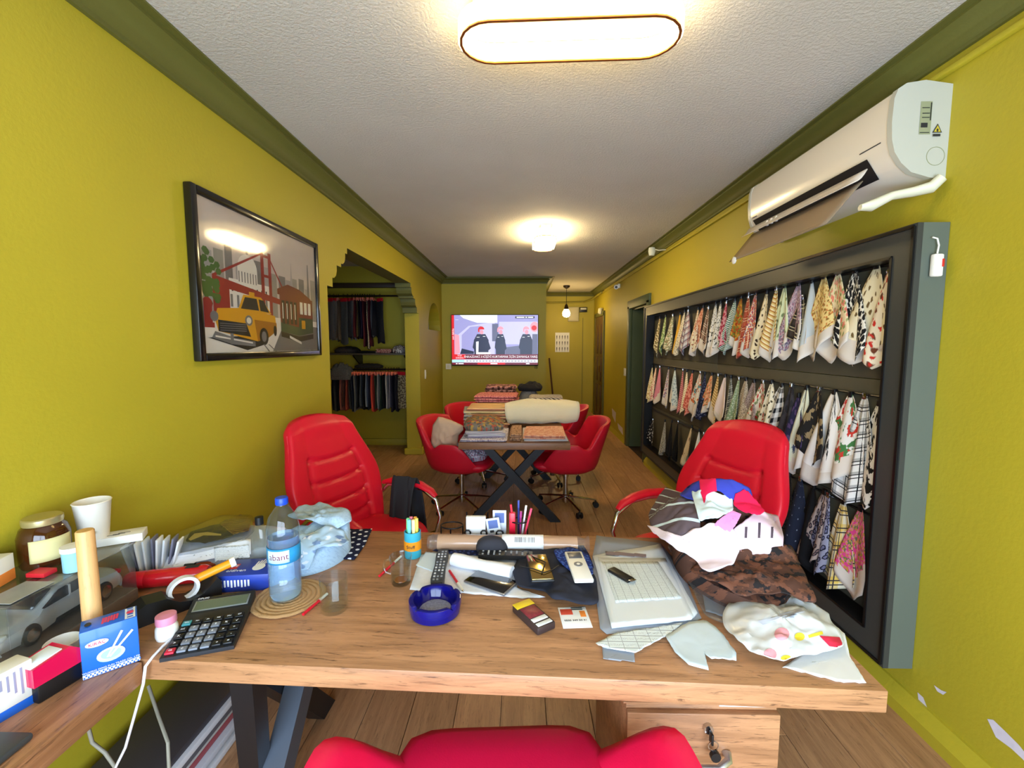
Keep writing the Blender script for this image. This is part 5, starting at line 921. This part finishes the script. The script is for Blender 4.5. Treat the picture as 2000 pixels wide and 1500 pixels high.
cg = thing('cologne_bottle', 'slim clear bottle with black cap behind the water bottle', 'bottle', (-.945, 1.52, DZ)); MB().lathe([(0, .0), (.026, .0), (.028, .008), (.028, .13), (.022, .148), (.010, .156), (.0, .157)], 24, 0, None, 1, .7).build('bottle', clear('clear glass', (244, 248, 248), 1.5, .02), cg, 40); MB().lathe([(0, .155), (.014, .155), (.014, .182), (0, .184)], 20).build('cap', mBk, cg)
glm = clear('clear glass')
lathe_thing('drinking_glass', 'empty clear straight drinking glass beside the coaster', 'glass', (-.567, 1.262, DZ), [('glass', [(0, 0), (.037, 0), (.04, .004), (.041, .104), (.0395, .105), (.0375, .012), (0, .010)], glm)], 32)
mg = lathe_thing('tea_glass', 'clear glass mug with tea dregs beside the highlighter cup', 'glass', (-.405, 1.415, DZ), [('glass', [(0, 0), (.030, 0), (.033, .006), (.034, .06), (.038, .095), (.0365, .096), (.032, .06), (.030, .012), (0, .010)], glm), ('tea_dregs', [(0, .0105), (.022, .0105), (.021, .013), (0, .0135)], M('tea', (150, 84, 30), .3))], 32); MB().tube([(-.034, 0, .03), (-.052, 0, .035), (-.06, 0, .055), (-.052, 0, .078), (-.036, 0, .08)], .0045, 8).build('handle', glm, mg, 60)
def pen(label, p0, p1, m_, r_=.0045, g=None):
    p0, p1 = Vector(p0), Vector(p1); t = thing('pen', label, 'pen', p0, 0, g); d = p1-p0
    MB().cyl((0, 0, 0), d*.62, r_).build('barrel', m_, t); MB().cyl(d*.62, d*.95, r_*.98).build('grip', mWh, t); MB().cyl(d*.95, d, r_*.9, .001).build('tip', mCh, t); return t
rdp = M('red pen plastic', (206, 26, 44), .3)
pen('red and white pen lying beside the drinking glass', at(592, 1200, .006), at(641, 1158, .006), rdp); pen('red and white pen lying behind the glass tea mug', at(741, 1125, .006), at(785, 1085, .006), rdp)
pen('red pen lying on the papers beside the remote control', at(878, 1115, .012), at(905, 1155, .012), rdp)
# highlighter cup
hc = lathe_thing('highlighter_cup', 'turquoise cylinder case with orange band full of highlighters', 'pen cup', (-.412, 1.605, DZ), [('cup', [(0, 0), (.030, 0), (.031, .003), (.031, .098), (.029, .099), (.027, .095), (.027, .01), (0, .01)], M('turquoise plastic', (60, 170, 196), .4)), ('band', [(.0312, .030), (.0325, .031), (.0325, .064), (.0312, .065)], M('orange band', (240, 150, 30), .4))]); text('Stuff', .018, dk, hc, Matrix.Translation((0, -.0335, .048)) @ FRONT, 'print')
for i, (c_, nm) in enumerate((((250, 220, 90), 'yellow'), ((250, 160, 60), 'orange'), ((230, 120, 150), 'pink'), ((120, 214, 140), 'green'), ((110, 200, 226), 'blue'), ((236, 230, 150), 'cream'))):
    a_ = 2*PI*i/6; o = thing('highlighter', nm+' highlighter standing in the turquoise case', 'highlighter', (-.412+.016*math.cos(a_), 1.605+.016*math.sin(a_), DZ+.0105), 0, 'highlighters in the turquoise case'); MB().lathe([(0, 0), (.0065, 0), (.0065, .10), (0, .10)], 10).build('barrel', M('highlighter '+nm, c_, .4), o); MB().lathe([(0, .098), (.0072, .098), (.0068, .136), (0, .138)], 10).build('cap', M('highlighter cap '+nm, tuple(min(255, x+12) for x in c_), .4), o)
# ---------------------------------------------------------------- middle of the desk
og = thing('desk_organiser', 'black wire desk organiser holding notes, cards and pens', 'desk organiser', (-.14, 1.745, DZ)); mWi = M('black wire', (20, 20, 26), .35, .4)
MB().box((0, 0, .004), (.36, .085, .006), .002).build('base', mWi, og)
def loopw(pts, r_=.0028, cl=False): MB().tube(pts, r_, 7, closed=cl).build('wire', mWi, og, 60)
loopw([(-.145+.045*math.cos(2*PI*i/22), .035*math.sin(2*PI*i/22), .062) for i in range(22)], cl=True); loopw([(.13+.035*math.cos(2*PI*i/22), .03*math.sin(2*PI*i/22), .085) for i in range(22)], cl=True)
for x in (-.19, -.145, -.10): loopw([(x, -.0 if x != -.145 else -.035, .062), (x, 0 if x != -.145 else -.035, .006)])
for x in (.10, .13, .165): loopw([(x, 0 if x != .13 else -.03, .085), (x, 0 if x != .13 else -.03, .006)])
for x0, x1 in ((-.088, -.065), (-.022, .0), (.04, .066)): loopw([(x0, -.036, .006), (x0, -.036, .05), (x0+.006, -.036, .056), (x1-.006, -.036, .056), (x1, -.036, .05), (x1, -.036, .006)], .0034)
for x in (-.088, .0): loopw([(x, .036, .006), (x, .036, .105)])
MB().box((-.044, .0, .048), (.082, .05, .08), .001).build('divider', M('smoky divider', (60, 60, 66), .4, alpha=.5), og)
tag(MB().box((-.184, 1.728, DZ+.058), (.078, .018, .10), .001).build('note_block', mPap), 'white note block standing in the wire organiser', 'note block')
for i, (x, z, m_, rz_, lb_) in enumerate(((-.09, .062, M('blue card', (24, 98, 206)), .0, 'blue patterned card standing behind the others'), (-.105, .05, mPap2, -.15, 'white card leaning in front'))):
    o = thing('business_card', lb_+' in the wire organiser', 'card', (x, 1.756-.026*i, DZ+.008)); MB().box((0, 0, z), (.055, .0012, z*1.7), mx=Matrix.Rotation(rz_, 4, 'Y')).build('card', mPap2, o); art('print', [((M('blue print', (90, 110, 170), .6)), R4(.15, .5, .85, .9)), (M('blue print'), R4(.1, .12, .8, .2)), (dk, R4(.2, .3, .5, .42))], o, Matrix.Rotation(rz_, 4, 'Y') @ Matrix.Translation((-.0275, -.0008, z-.85*z)) @ FRONT, .055, z*1.7)
o = thing('stapler', 'red stapler standing upright in the wire organiser', 'stapler', (-.037, 1.735, DZ+.008)); MB().box((0, 0, .058), (.026, .022, .115), .005).build('body', M('red stapler plastic', (214, 24, 52), .3), o); MB().box((0, .016, .05), (.02, .010, .09), .003).build('base_plate', mBk, o)
for i, (dx, dy, c_, h_, nm) in enumerate(((-.012, -.01, (206, 26, 44), .15, 'red'), (.0, .012, (40, 50, 130), .155, 'dark blue'), (.012, .0, (226, 226, 236), .14, 'white'), (.02, -.012, (220, 60, 90), .135, 'pink'), (.004, -.016, (150, 40, 110), .125, 'purple'))):
    o = thing('pen', nm+' pen standing in the wire organiser', 'pen', (-.012+dx, 1.745+dy, DZ+.008), 0, 'pens in the wire organiser'); q = Vector((dx*1.6, dy*.6, h_)); MB().cyl((0, 0, 0), q*.8, .0042).build('barrel', M('pen '+nm, c_, .35), o); MB().cyl(q*.8, q, .0046).build('cap', M('pen cap '+nm, tuple(min(255, x+25) for x in c_), .35), o)
# long parcel roll
pr_ = thing('parcel_roll', 'long brown paper roll in clear wrap with a barcode label', 'parcel', (-.055, 1.655, DZ+.030), math.radians(-1)); ay = T((0, 0, 0), 0, 0, PI/2)
MB().lathe([(0, -.27), (.030, -.27), (.0295, -.1), (.030, .1), (.030, .27), (0, .27)], 24, 0, ay).build('paper_roll', M('brown kraft roll', (196, 156, 122), .5, vary=.1), pr_); MB().lathe([(.031, -.29), (.024, -.31), (.033, -.27), (.031, 0), (.032, .27), (.022, .30), (.034, .315)], 20, 0, ay).build('clear_wrap', clear('clear wrap', (246, 242, 238), 1.4, .15, .06), pr_)
MB().sheet(6, 10, lambda u, v: (-.02+.16*u, -.0335*math.cos(2.3*v-.2), .0335*math.sin(2.3*v-.2))).build('label', mPap, pr_, 60, .0003)
bm_ = MB(); rg = random.Random(5)
for i in range(22):
    x = .03+.0035*i; w_ = rg.choice((.0008, .0014, .002)); bm_.sheet(1, 4, lambda u, v, x=x, w_=w_: (x+w_*u, -.0343*math.cos(.55+.6*v), .0343*math.sin(.55+.6*v)))
o = bm_.build('barcode', dk, pr_, 0); o['kind'] = 'stuff'
# papers and cloth under the gadgets
navy = F('navy lace', 'floral', [(26, 32, 66), (58, 70, 130)], 60, .3)
drape('paper_sheet', M('map print', (222, 226, 236), .8, vary=.1, vscale=60), [(800, 1153), (822, 1085), (880, 1070), (1010, 1080), (1010, 1150), (1065, 1168), (1020, 1170), (905, 1160)], off=.0015, wr=.002, label='white printed sheet under the remote control and telephone', thick=.0006)
drape('paper_sheet', M('pale blue card', (206, 222, 236), .7), [(812, 1105), (832, 1078), (862, 1082), (848, 1118)], off=.004, label='pale blue card slip under the remote control', thick=.0008)
drape('navy_fabric', navy, [(845, 1078), (870, 1070), (1140, 1068), (1150, 1085), (1160, 1110), (1100, 1118), (1040, 1090), (900, 1085)], off=.005, wr=.006, seed=5, label='navy lace cloth spread behind the gadgets', cat='fabric', thick=.002)
rl = M('soft white roll', (230, 232, 240), .7)
b = MB(); A_, B_ = at(885, 1092, .022), at(1000, 1118, .022); b.tube([A_.lerp(B_, i/10) for i in range(11)], [.024+.002*math.sin(i) for i in range(11)], 20, flat=.9); tag(b.build('paper_roll', rl, None, 60), 'soft white paper roll lying behind the smartphone', 'paper roll')
def remote(label, p0, p1, w_, h_, m_, nk, seed):
    p0, p1 = Vector(p0), Vector(p1); d = p1-p0; L_ = d.length; t = thing('remote_control', label, 'remote control', p0, math.atan2(d.y, d.x)-PI/2, None)
    b = MB().sheet(1, 1, lambda u, v: (0, 0, 0)); b = MB(); b.prism([(-w_*.42, 0), (-w_*.5, L_*.1), (-w_*.42, L_*.5), (-w_*.5, L_*.85), (-w_*.38, L_), (w_*.38, L_), (w_*.5, L_*.85), (w_*.42, L_*.5), (w_*.5, L_*.1), (w_*.42, 0)], 0, h_); b.build('body', m_, t, 0)
    rg = random.Random(seed); kx = (M('remote key grey', (150, 154, 162), .5), M('remote key dark', (56, 60, 66), .5), M('remote key white', (206, 208, 212), .5))
    for j in range(nk):
        for i in range(3): MB().box(((i-1)*w_*.26, L_*(.08+.84*j/(nk-1)), h_+.001), (w_*.15, L_*.035, .003), .0008, seg=1).build('button', kx[rg.choice((0, 0, 1, 2))], t, 0)
    return t
remote('dark grey remote control lying on the printed sheet', at(853, 1148, .004), at(866, 1080, .008), .046, .018, M('grey remote', (58, 64, 76), .45), 11, 3)
remote('black remote control lying along the brown parcel roll', at(935, 1088, .012), at(1040, 1090, .012), .045, .018, M('black remote', (26, 27, 30), .4), 9, 4)
tag(blob('glasses_case', M('black felt', (44, 44, 54), .8), -.115, 1.632, DZ+.006, .13, .075, .062, 71, .06, sq=2.5), 'soft black pouch in front of the brown parcel roll', 'pouch')
blk2 = M('black jersey'); 
drape('black_garment', F('dark jersey', 'solid', [(42, 44, 56)], 10), [(1000, 1125), (1015, 1085), (1055, 1072), (1110, 1080), (1140, 1110), (1165, 1140), (1170, 1188), (1120, 1188), (1075, 1180), (1065, 1162), (1010, 1150)], off=.006, wr=.022, fr=12, seed=8, dome=.012, thick=.003, rings=12, per=90, label='dark crumpled jersey under the gold and white gadgets', cat='garment')
drape('blue_lace', F('blue lace', 'floral', [(34, 52, 120), (70, 100, 180)], 70, .3), [(1080, 1078), (1120, 1072), (1150, 1085), (1160, 1125), (1125, 1130), (1090, 1100)], off=.030, wr=.008, seed=4, label='blue lace cloth between the gold phone and the white gadget', cat='fabric', thick=.0015)
def slab(name, label, cat, q, th, m_, z, parts=()):
    A_, B_, C_ = [at(*p, z) for p in q]; ex = (B_-A_); ey = (C_-A_); t = thing(name, label, cat, A_, math.atan2(ex.y, ex.x)); w_ = ex.length; l_ = ey.length
    MB().box((w_/2, l_/2, th/2), (w_, l_, th), .004).build('body', m_, t)
    for nm, (x0, y0, x1, y1), hh_, m2 in parts: MB().box(((x0+x1)/2*w_, (y0+y1)/2*l_, th+hh_/2-.0006), (abs(x1-x0)*w_, abs(y1-y0)*l_, hh_+.0012), .001).build(nm, m2, t)
    return t, w_, l_
t, w_, l_ = slab('smartphone', 'black smartphone with silver rim lying on white paper', 'phone', ((905, 1138), (985, 1166), (921, 1112)), .009, M('silver rim', (150, 152, 160), .3, .8), .004, [('screen', (.03, .03, .97, .97), .001, M('black screen', (10, 10, 14), .06, coat=.8))])
t, w_, l_ = slab('smartphone', 'gold mirrored phone lying on the dark jersey', 'phone', ((1038, 1140), (1084, 1138), (1042, 1088)), .010, mBk, .045, [('mirror_back', (.04, .03, .96, .97), .001, M('gold mirror', (206, 180, 110), .12, 1.))]); t.rotation_euler.x = .0
MB().tube([(w_*.0-.03, l_*.5, .014), (w_*.2, l_*.35, .016), (w_*.6, l_*.2, .016), (w_, l_*.3, .014), (w_*1.4, l_*.55, .006)], .0018, 6).build('cord', mBk, t, 60); MB().tube([(w_*.1, l_*1.1, .004), (w_*.45, l_*.75, .0155), (w_*.8, l_*.6, .0155), (w_*.5, l_*.2, .0155)], .0018, 6).build('cord', mBk, t, 60)
t, w_, l_ = slab('music_player', 'white handheld gadget with small screen and round dial', 'gadget', ((1122, 1140), (1160, 1139), (1112, 1084)), .014, mWh, .038, [('screen', (.12, .72, .88, .95), .0008, M('grey lcd', (84, 88, 100), .3))])
MB().lathe([(.0, .0145), (.015, .0145), (.015, .0158), (0, .0158)], 20, 0, T((w_*.5, l_*.5, 0))).build('dial', M('grey dial', (120, 122, 128), .4), t); MB().lathe([(.0, .0155), (.006, .0155), (.006, .0166), (0, .0166)], 16, 0, T((w_*.5, l_*.5, 0))).build('dial_button', mWh, t)
# ashtray
ash = thing('ashtray', 'round cobalt blue glass ashtray with cigarette notches', 'ashtray', (-.258, 1.255, DZ)); cob = M('cobalt glass', (26, 26, 150), .08, trans=.55, ior=1.3, coat=.4)
def ashf(u, v):
    a_ = 2*PI*u; R_ = [(0, .002), (.058, .0), (.0735, .004), (.078, .03), (.0775, .045), (.073, .047), (.064, .045), (.058, .02), (.052, .011), (0, .010)]; r_, z = R_[min(int(v*9+1e-6), 9)]
    nt = max(math.exp(-((((a_-c_+PI) % (2*PI))-PI)/.09)**2) for c_ in (.9, 2.47, 4.04, 5.61)); return (r_*math.cos(a_), r_*math.sin(a_), z-(nt*.011 if z > .04 else 0))
MB().sheet(96, 9, ashf, closed=True).build('bowl', cob, ash, 50); MB().lathe([(0, .0105), (.048, .0105), (.040, .016), (0, .018)], 24).build('ash', M('pale ash', (150, 156, 186), .9, vary=.5, vscale=160, bump=.8, bscale=240), ash)
# cigarette pack and card
t, w_, l_ = slab('cigarette_pack', 'cigarette packet with yellow top and warning picture', 'cigarette pack', ((1050, 1243), (1085, 1228), (1010, 1192)), .022, M('dark brown card', (60, 46, 46), .4), .0, [('yellow_top', (.0, .78, 1, 1.0), .0012, M('yellow card', (226, 196, 40), .4)), ('warning_picture', (.1, .36, .9, .76), .0012, M('maroon picture', (130, 40, 56), .4, vary=.5, vscale=120)), ('warning_text', (.1, .2, .9, .33), .0012, mPap), ('warning_text', (.1, .04, .9, .15), .0012, mPap2)])
t, w_, l_ = slab('business_card', 'white business card with red skyline print and telephone number', 'card', ((1100, 1228), (1158, 1226), (1094, 1187)), .001, mPap, .001, [('skyline_print', (.05, .62, .48, .9), .0004, M('red skyline', (196, 70, 50), .6)), ('figure_print', (.72, .5, .92, .8), .0004, M('orange print'))])
text('0535 349 50 41', w_*.125, dk, t, T((w_*.5, l_*.33, .0022)), 'print'); [MB().box((w_*.66, l_*(.86+.08*i), .0016), (w_*.4, l_*.04, .0008)).build('print_mark', dk, t) for i in range(2)]
# ---------------------------------------------------------------- papers on the right
drape('paper_sheet', mTxt, [(1165, 1047), (1290, 1062), (1330, 1110), (1370, 1210), (1330, 1230), (1185, 1240), (1172, 1230), (1155, 1100)], off=.001, wr=.002, seed=3, label='printed white sheet at the bottom of the paper stack', thick=.001)
drape('paper_sheet', mPap2, [(1158, 1088), (1290, 1065), (1362, 1200), (1350, 1212), (1195, 1228)], off=.006, wr=.003, seed=6, label='plain white sheets in the middle of the paper stack', thick=.006)
tb = drape('paper_sheet', mPap2, [(1168, 1090), (1300, 1092), (1355, 1205), (1350, 1212), (1195, 1225)], off=.013, wr=.002, seed=7, label='white sheet with a printed table on top of the stack', thick=.0008)
drape('table_print', mLed, [(1175, 1098), (1285, 1098), (1332, 1170), (1203, 1178)], off=.0146, wr=.002, seed=7, thick=.0003, parent=tb); drape('brown_strip', M('brown print', (130, 112, 112), .6), [(1182, 1077), (1262, 1083), (1262, 1089), (1183, 1084)], off=.0148, thick=.0003, parent=tb)
t, w_, l_ = slab('usb_stick', 'black memory stick lying on the printed table', 'memory stick', ((1226, 1140), (1240, 1134), (1215, 1112)), .010, mBk, .0165, [('plug', (.15, -.12, .85, .02), .0, mCh)])
drape('paper_offcut', ledger('offcut print', (226, 236, 240), (170, 178, 186), 40., 26.), [(1163, 1258), (1200, 1240), (1335, 1218), (1300, 1245), (1240, 1278), (1180, 1268)], off=.008, wr=.003, label='torn white offcut with small printed notes', thick=.0006)
drape('business_card', mTxt, [(1176, 1262), (1238, 1270), (1240, 1294), (1178, 1288)], off=.004, label='white card with blue logo under the torn offcut', cat='card', thick=.001)
drape('fabric_offcut', M('pale blue tissue', (206, 222, 234), .7, vary=.06), [(1300, 1245), (1345, 1218), (1380, 1215), (1410, 1240), (1438, 1280), (1438, 1294), (1390, 1290), (1375, 1282), (1384, 1312), (1345, 1302), (1318, 1275)], off=.008, wr=.006, seed=11, label='pale blue cut pattern piece with a ribbon end', cat='pattern piece', thick=.001)
drape('plastic_sleeve', clear('clear sleeve', (236, 240, 244), 1.45, .12, .06), [(1300, 1065), (1335, 1070), (1400, 1130), (1450, 1180), (1420, 1225), (1375, 1205), (1350, 1150)], off=.010, wr=.008, seed=13, label='clear plastic sleeve of documents beside the paper stack', cat='sleeve', thick=.0008)
drape('paper_sheet', mTxt, [(1370, 1150), (1430, 1150), (1450, 1180), (1410, 1205), (1378, 1195)], off=.004, wr=.002, label='printed document inside the clear plastic sleeve', thick=.0006)
# ---------------------------------------------------------------- clothes pile on the right end
def Hp(x, y):
    def g(cx, cy, sx, sy, h, p=4): return h*math.exp(-(abs((x-cx)/sx)**p+abs((y-cy)/sy)**p)*.6)
    return DZ+max(g(.74, 1.44, .24, .24, .075), g(.72, 1.58, .20, .17, .20), g(.76, 1.62, .15, .13, .275, 3))
leo = F('brown leopard garment', 'camo', [(84, 56, 46), (38, 34, 36), (110, 70, 54)], 26, .2)
b = MB().sheet(56, 48, lambda u, v: (lambda x, y: (x, y, max(DZ+.001, Hp(x, y)-.004+.010*nz(x*14, y*14, 2)*min(1, (Hp(x, y)-DZ)/.05))))(.45+.43*u, 1.20+.56*v), uvs=(.43, .56)); keep = []
b = MB()
def mound(u, v):
    a_ = 2*PI*u; r_ = min(1, v/.9); x = .715+.165*math.cos(a_)*r_*(1+.06*nz(math.cos(a_), math.sin(a_), 3)); y = 1.50+.26*math.sin(a_)*r_
    if v > .9: return (x, y, DZ+.0008)
    return (x, y, max(DZ+.001, Hp(x, y)-.006+.008*nz(x*14, y*14, 2)))
b.sheet(64, 30, mound, closed=True); b.uv = {i: (p[0], p[1]+p[2]) for i, p in enumerate(b.v)}
pile = tag(b.build('garment_pile', leo, None, 70), 'dark brown leopard garment heaped at the base of the clothes pile', 'garments')
def gar(mat, pts, off, label, wr=.016, seed=1., fr=11., dome=0.): return drape('garment', mat, pts, Hp, off, wr, fr, seed, dome, .0025, 14, 110, label, 'garment', None, None, 70)
drape('garment_hem', leo, [(1345, 1120), (1400, 1095), (1470, 1080), (1545, 1075), (1565, 1120), (1590, 1170), (1596, 1188), (1540, 1175), (1490, 1168), (1450, 1180), (1400, 1150), (1365, 1135)], Hp, .006, .026, 16., 2., .01, .0025, 14, 110, None, 'garment', pile, None, 70)
pinkg = gar(F('pink fold', 'solid', [(232, 204, 222)], 10), [(1430, 1040), (1480, 1000), (1520, 1010), (1530, 1050), (1528, 1085), (1440, 1090)], .014, 'pale pink garment with dark bars folded on the clothes pile', .008, 3.)
for px in (1455, 1481, 1506): decal('dark_bar', M('dark brown bar', (80, 66, 76), .8), [(px, 1030-(8 if px == 1481 else 0)), (px+5, 1030-(8 if px == 1481 else 0)), (px+4, 1052), (px-1, 1052)], pinkg)
gar(F('blue white red stripe', 'stripe', [(226, 226, 236), (44, 56, 150), (190, 40, 70)], 30, .36), [(1395, 1088), (1528, 1085), (1526, 1104), (1455, 1122), (1400, 1120)], .010, 'folded garment with blue, white and red stripes', .006, 4.)
gar(F('brown grey stripe', 'stripe', [(96, 82, 88), (206, 226, 232)], 9, .14, rot=.6), [(1266, 1012), (1285, 975), (1300, 958), (1345, 970), (1365, 1000), (1368, 1040), (1330, 1058), (1290, 1055), (1272, 1040)], .020, 'taupe garment with pale blue stripes on the clothes pile', .02, 5.)
gar(F('blush jersey', 'solid', [(236, 220, 232)], 10), [(1262, 1030), (1275, 1050), (1330, 1056), (1395, 1030), (1432, 1045), (1445, 1085), (1432, 1110), (1385, 1128), (1368, 1118), (1362, 1102), (1325, 1085), (1290, 1062)], .028, 'blush white garment hanging down the front of the pile', .022, 6., 13.)
gar(F('mint jersey', 'solid', [(206, 222, 224)], 10), [(1350, 970), (1385, 968), (1430, 975), (1432, 1005), (1400, 1020), (1365, 1025), (1358, 995)], .034, 'pale mint jersey under the red and blue collar', .018, 7., 13.)
gar(F('royal blue jersey', 'solid', [(56, 66, 170)], 10), [(1326, 972), (1345, 950), (1380, 940), (1430, 942), (1465, 960), (1470, 975), (1435, 985), (1420, 968), (1380, 968), (1365, 982)], .040, 'royal blue collar panel on top of the clothes pile', .012, 8.)
gar(F('hot red jersey', 'solid', [(222, 28, 76)], 10), [(1366, 940), (1398, 938), (1400, 966), (1380, 970), (1375, 988), (1368, 965)], .048, 'bright red panel between the royal blue ones', .008, 9.)
gar(F('hot red jersey'  , 'solid', [(222, 28, 76)], 10), [(1436, 970), (1455, 960), (1478, 985), (1494, 1002), (1484, 1012), (1450, 1005), (1432, 990)], .046, 'bright red sleeve lying over the pink folded garment', .010, 10.)
gar(F('candy pink jersey', 'solid', [(232, 140, 196)], 10), [(1400, 1022), (1430, 1000), (1448, 1008), (1438, 1030), (1425, 1046), (1395, 1030)], .042, 'candy pink sleeve below the bright red one', .010, 11.)
# jacket arm on the right hand chair side: striped scrap
# plastic carrier bag and paper beneath it
drape('paper_sheet', mPap, [(1528, 1305), (1600, 1255), (1632, 1225), (1650, 1240), (1660, 1285), (1692, 1336), (1640, 1334)], off=.001, wr=.002, label='white paper sheet sticking out from under the carrier bag', thick=.0008)
bagm = M('thin white plastic', (232, 236, 240), .25, alpha=.82, coat=.3)
bag = drape('carrier_bag', bagm, [(1410, 1210), (1428, 1185), (1490, 1172), (1545, 1168), (1590, 1190), (1620, 1215), (1618, 1228), (1650, 1262), (1645, 1280), (1590, 1290), (1530, 1306), (1475, 1300), (1440, 1270), (1412, 1232)], off=.004, wr=.030, fr=14, seed=21, dome=.035, thick=.0008, rings=14, per=110, label='crumpled white carrier bag with yellow and red print', cat='carrier bag', sm=35)
for nm, m_, pts in (('red_print', M('red bag print', (206, 40, 70), .5), [(1600, 1243), (1640, 1246), (1650, 1268), (1620, 1264)]), ('yellow_print', M('yellow bag print', (240, 214, 60), .5), EL(1536, 1290, 12, 9, 12)), ('yellow_print', M('yellow bag print'), R4(1554, 1288, 1596, 1297)), ('yellow_print', M('yellow bag print'), EL(1562, 1245, 10, 8, 12)), ('yellow_print', M('yellow bag print'), [(1578, 1242), (1606, 1234), (1608, 1240), (1580, 1248)]), ('pink_print', M('pink bag print', (220, 150, 160), .5), EL(1527, 1240, 15, 13, 14)), ('pink_print', M('pink bag print'), EL(1504, 1280, 13, 12, 14)), ('grey_print', M('grey bag print', (186, 190, 202), .5), [(1480, 1214), (1570, 1186), (1578, 1194), (1490, 1222)])):
    decal(nm, m_, pts, bag)
# ---------------------------------------------------------------- packed clothes on the left of the desk
def Hl(x, y):
    def g(cx, cy, sx, sy, h, p=4): return h*math.exp(-(abs((x-cx)/sx)**p+abs((y-cy)/sy)**p)*.6)
    return DZ+max(g(-1.12, 1.62, .22, .13, .085), g(-.79, 1.60, .15, .14, .095), g(-.74, 1.66, .12, .09, .12))
def garL(name, mat, pts, off, label, cat, wr=.012, seed=1., fr=11., thick=.0025): return drape(name, mat, pts, Hl, off, wr, fr, seed, 0, thick, 12, 90, label, cat, None, None, 70)
def moundL(u, v, cx=-1.12, cy=1.62, rx=.23, ry=.15):
    a_ = 2*PI*u; r_ = min(1, v/.9); x = cx+rx*math.cos(a_)*r_; y = cy+ry*math.sin(a_)*r_
    return (x, y, DZ+.0008 if v > .9 else max(DZ+.001, Hl(x, y)-.004))
b = MB().sheet(48, 22, moundL, closed=True); b.uv = {i: (p[0], p[1]+p[2]) for i, p in enumerate(b.v)}
tag(b.build('packed_garments', M('grey poly bag', (172, 178, 186), .3, coat=.3), None, 70), 'grey plastic bag of packed garments behind the cologne bottle', 'garments')
garL('packed_garment', M('black viscose', (22, 20, 24), .7), [(362, 1062), (372, 1042), (410, 1030), (455, 1020), (480, 1032), (450, 1052), (400, 1064)], .006, 'folded black garment with gold chain print in clear bag', 'garment', .008, 2.)
decal('gold_chain_print', M('gold print', (196, 166, 80), .5), [(368, 1054), (380, 1043), (405, 1040), (432, 1044), (432, 1047), (405, 1043), (384, 1047), (372, 1057)], bpy.data.objects['packed_garment'])
garL('packed_garment', F('gold brocade', 'zebra', [(150, 110, 50), (60, 40, 26)], 30), [(428, 1026), (470, 1008), (492, 1016), (486, 1040), (455, 1046)], .010, 'brown and gold printed scarf in the packed pile', 'garment', .010, 3.)
garL('plastic_bag', clear('clear poly bag', (240, 242, 246), 1.45, .1, .006), [(315, 1075), (340, 1048), (400, 1022), (440, 1008), (495, 1010), (500, 1040), (480, 1060), (380, 1088), (330, 1095)], .022, 'clear plastic bag over the packed black garment', 'plastic bag', .014, 4., thick=.0006)
drape('paper_sheet', mPap, [(305, 1095), (395, 1072), (490, 1055), (490, 1085), (420, 1092), (340, 1112), (310, 1115)], Hl, .012, .004, seed=5, label='long white paper strip in front of the packed garments', thick=.001)
drape('price_tag', mTxt, [(418, 1072), (486, 1066), (488, 1090), (420, 1098)], Hl, .022, .001, label='white printed tag beside the cologne bottle', cat='tag', thick=.001)
den = F('embroidered denim', 'floral', [(176, 202, 226), (120, 146, 190), (220, 226, 240)], 18, .2); den2 = F('pale denim', 'speckle', [(178, 204, 228), (164, 190, 218)], 60)
b = MB().sheet(48, 24, lambda u, v: (lambda p: (p[0], p[1], p[2]+(.016*abs(nz(p[0]*13, p[1]*13, 4))+.008*nz(p[0]*30, p[1]*30, 1) if p[2] > DZ+.004 else 0)))(moundL(u, v, -.80, 1.60, .14, .165)), closed=True); b.uv = {i: (p[0], p[1]+p[2]) for i, p in enumerate(b.v)}
tag(b.build('denim_garment', den2, None, 70), 'pale blue denim garment heaped behind the water bottle', 'jeans')
garL('denim_trousers', den2, [(560, 1015), (590, 994), (640, 992), (684, 1005), (688, 1025), (660, 1042), (610, 1030)], .012, 'rolled pale denim leg on top of the heap', 'jeans', .03, 6., 16.)
garL('denim_trousers', den, [(590, 1050), (640, 1040), (672, 1045), (684, 1070), (660, 1078), (620, 1080), (604, 1122), (575, 1125), (570, 1080)], .010, 'embroidered denim leg hanging towards the water bottle', 'jeans', .03, 7., 16.)
drape('paper_sheet', mPap, [(630, 1078), (665, 1075), (668, 1092), (628, 1094)], None, .006, .001, label='small white paper under the denim garment', thick=.0008)
drape('dotted_fabric', F('navy polka dots', 'dots', [(24, 28, 54), (226, 228, 236)], 30, .22, rot=.5), [(655, 1068), (672, 1036), (727, 1034), (715, 1062), (692, 1095), (660, 1092)], None, .003, .004, label='navy polka dot cloth at the back edge of the desk', cat='fabric', thick=.003)
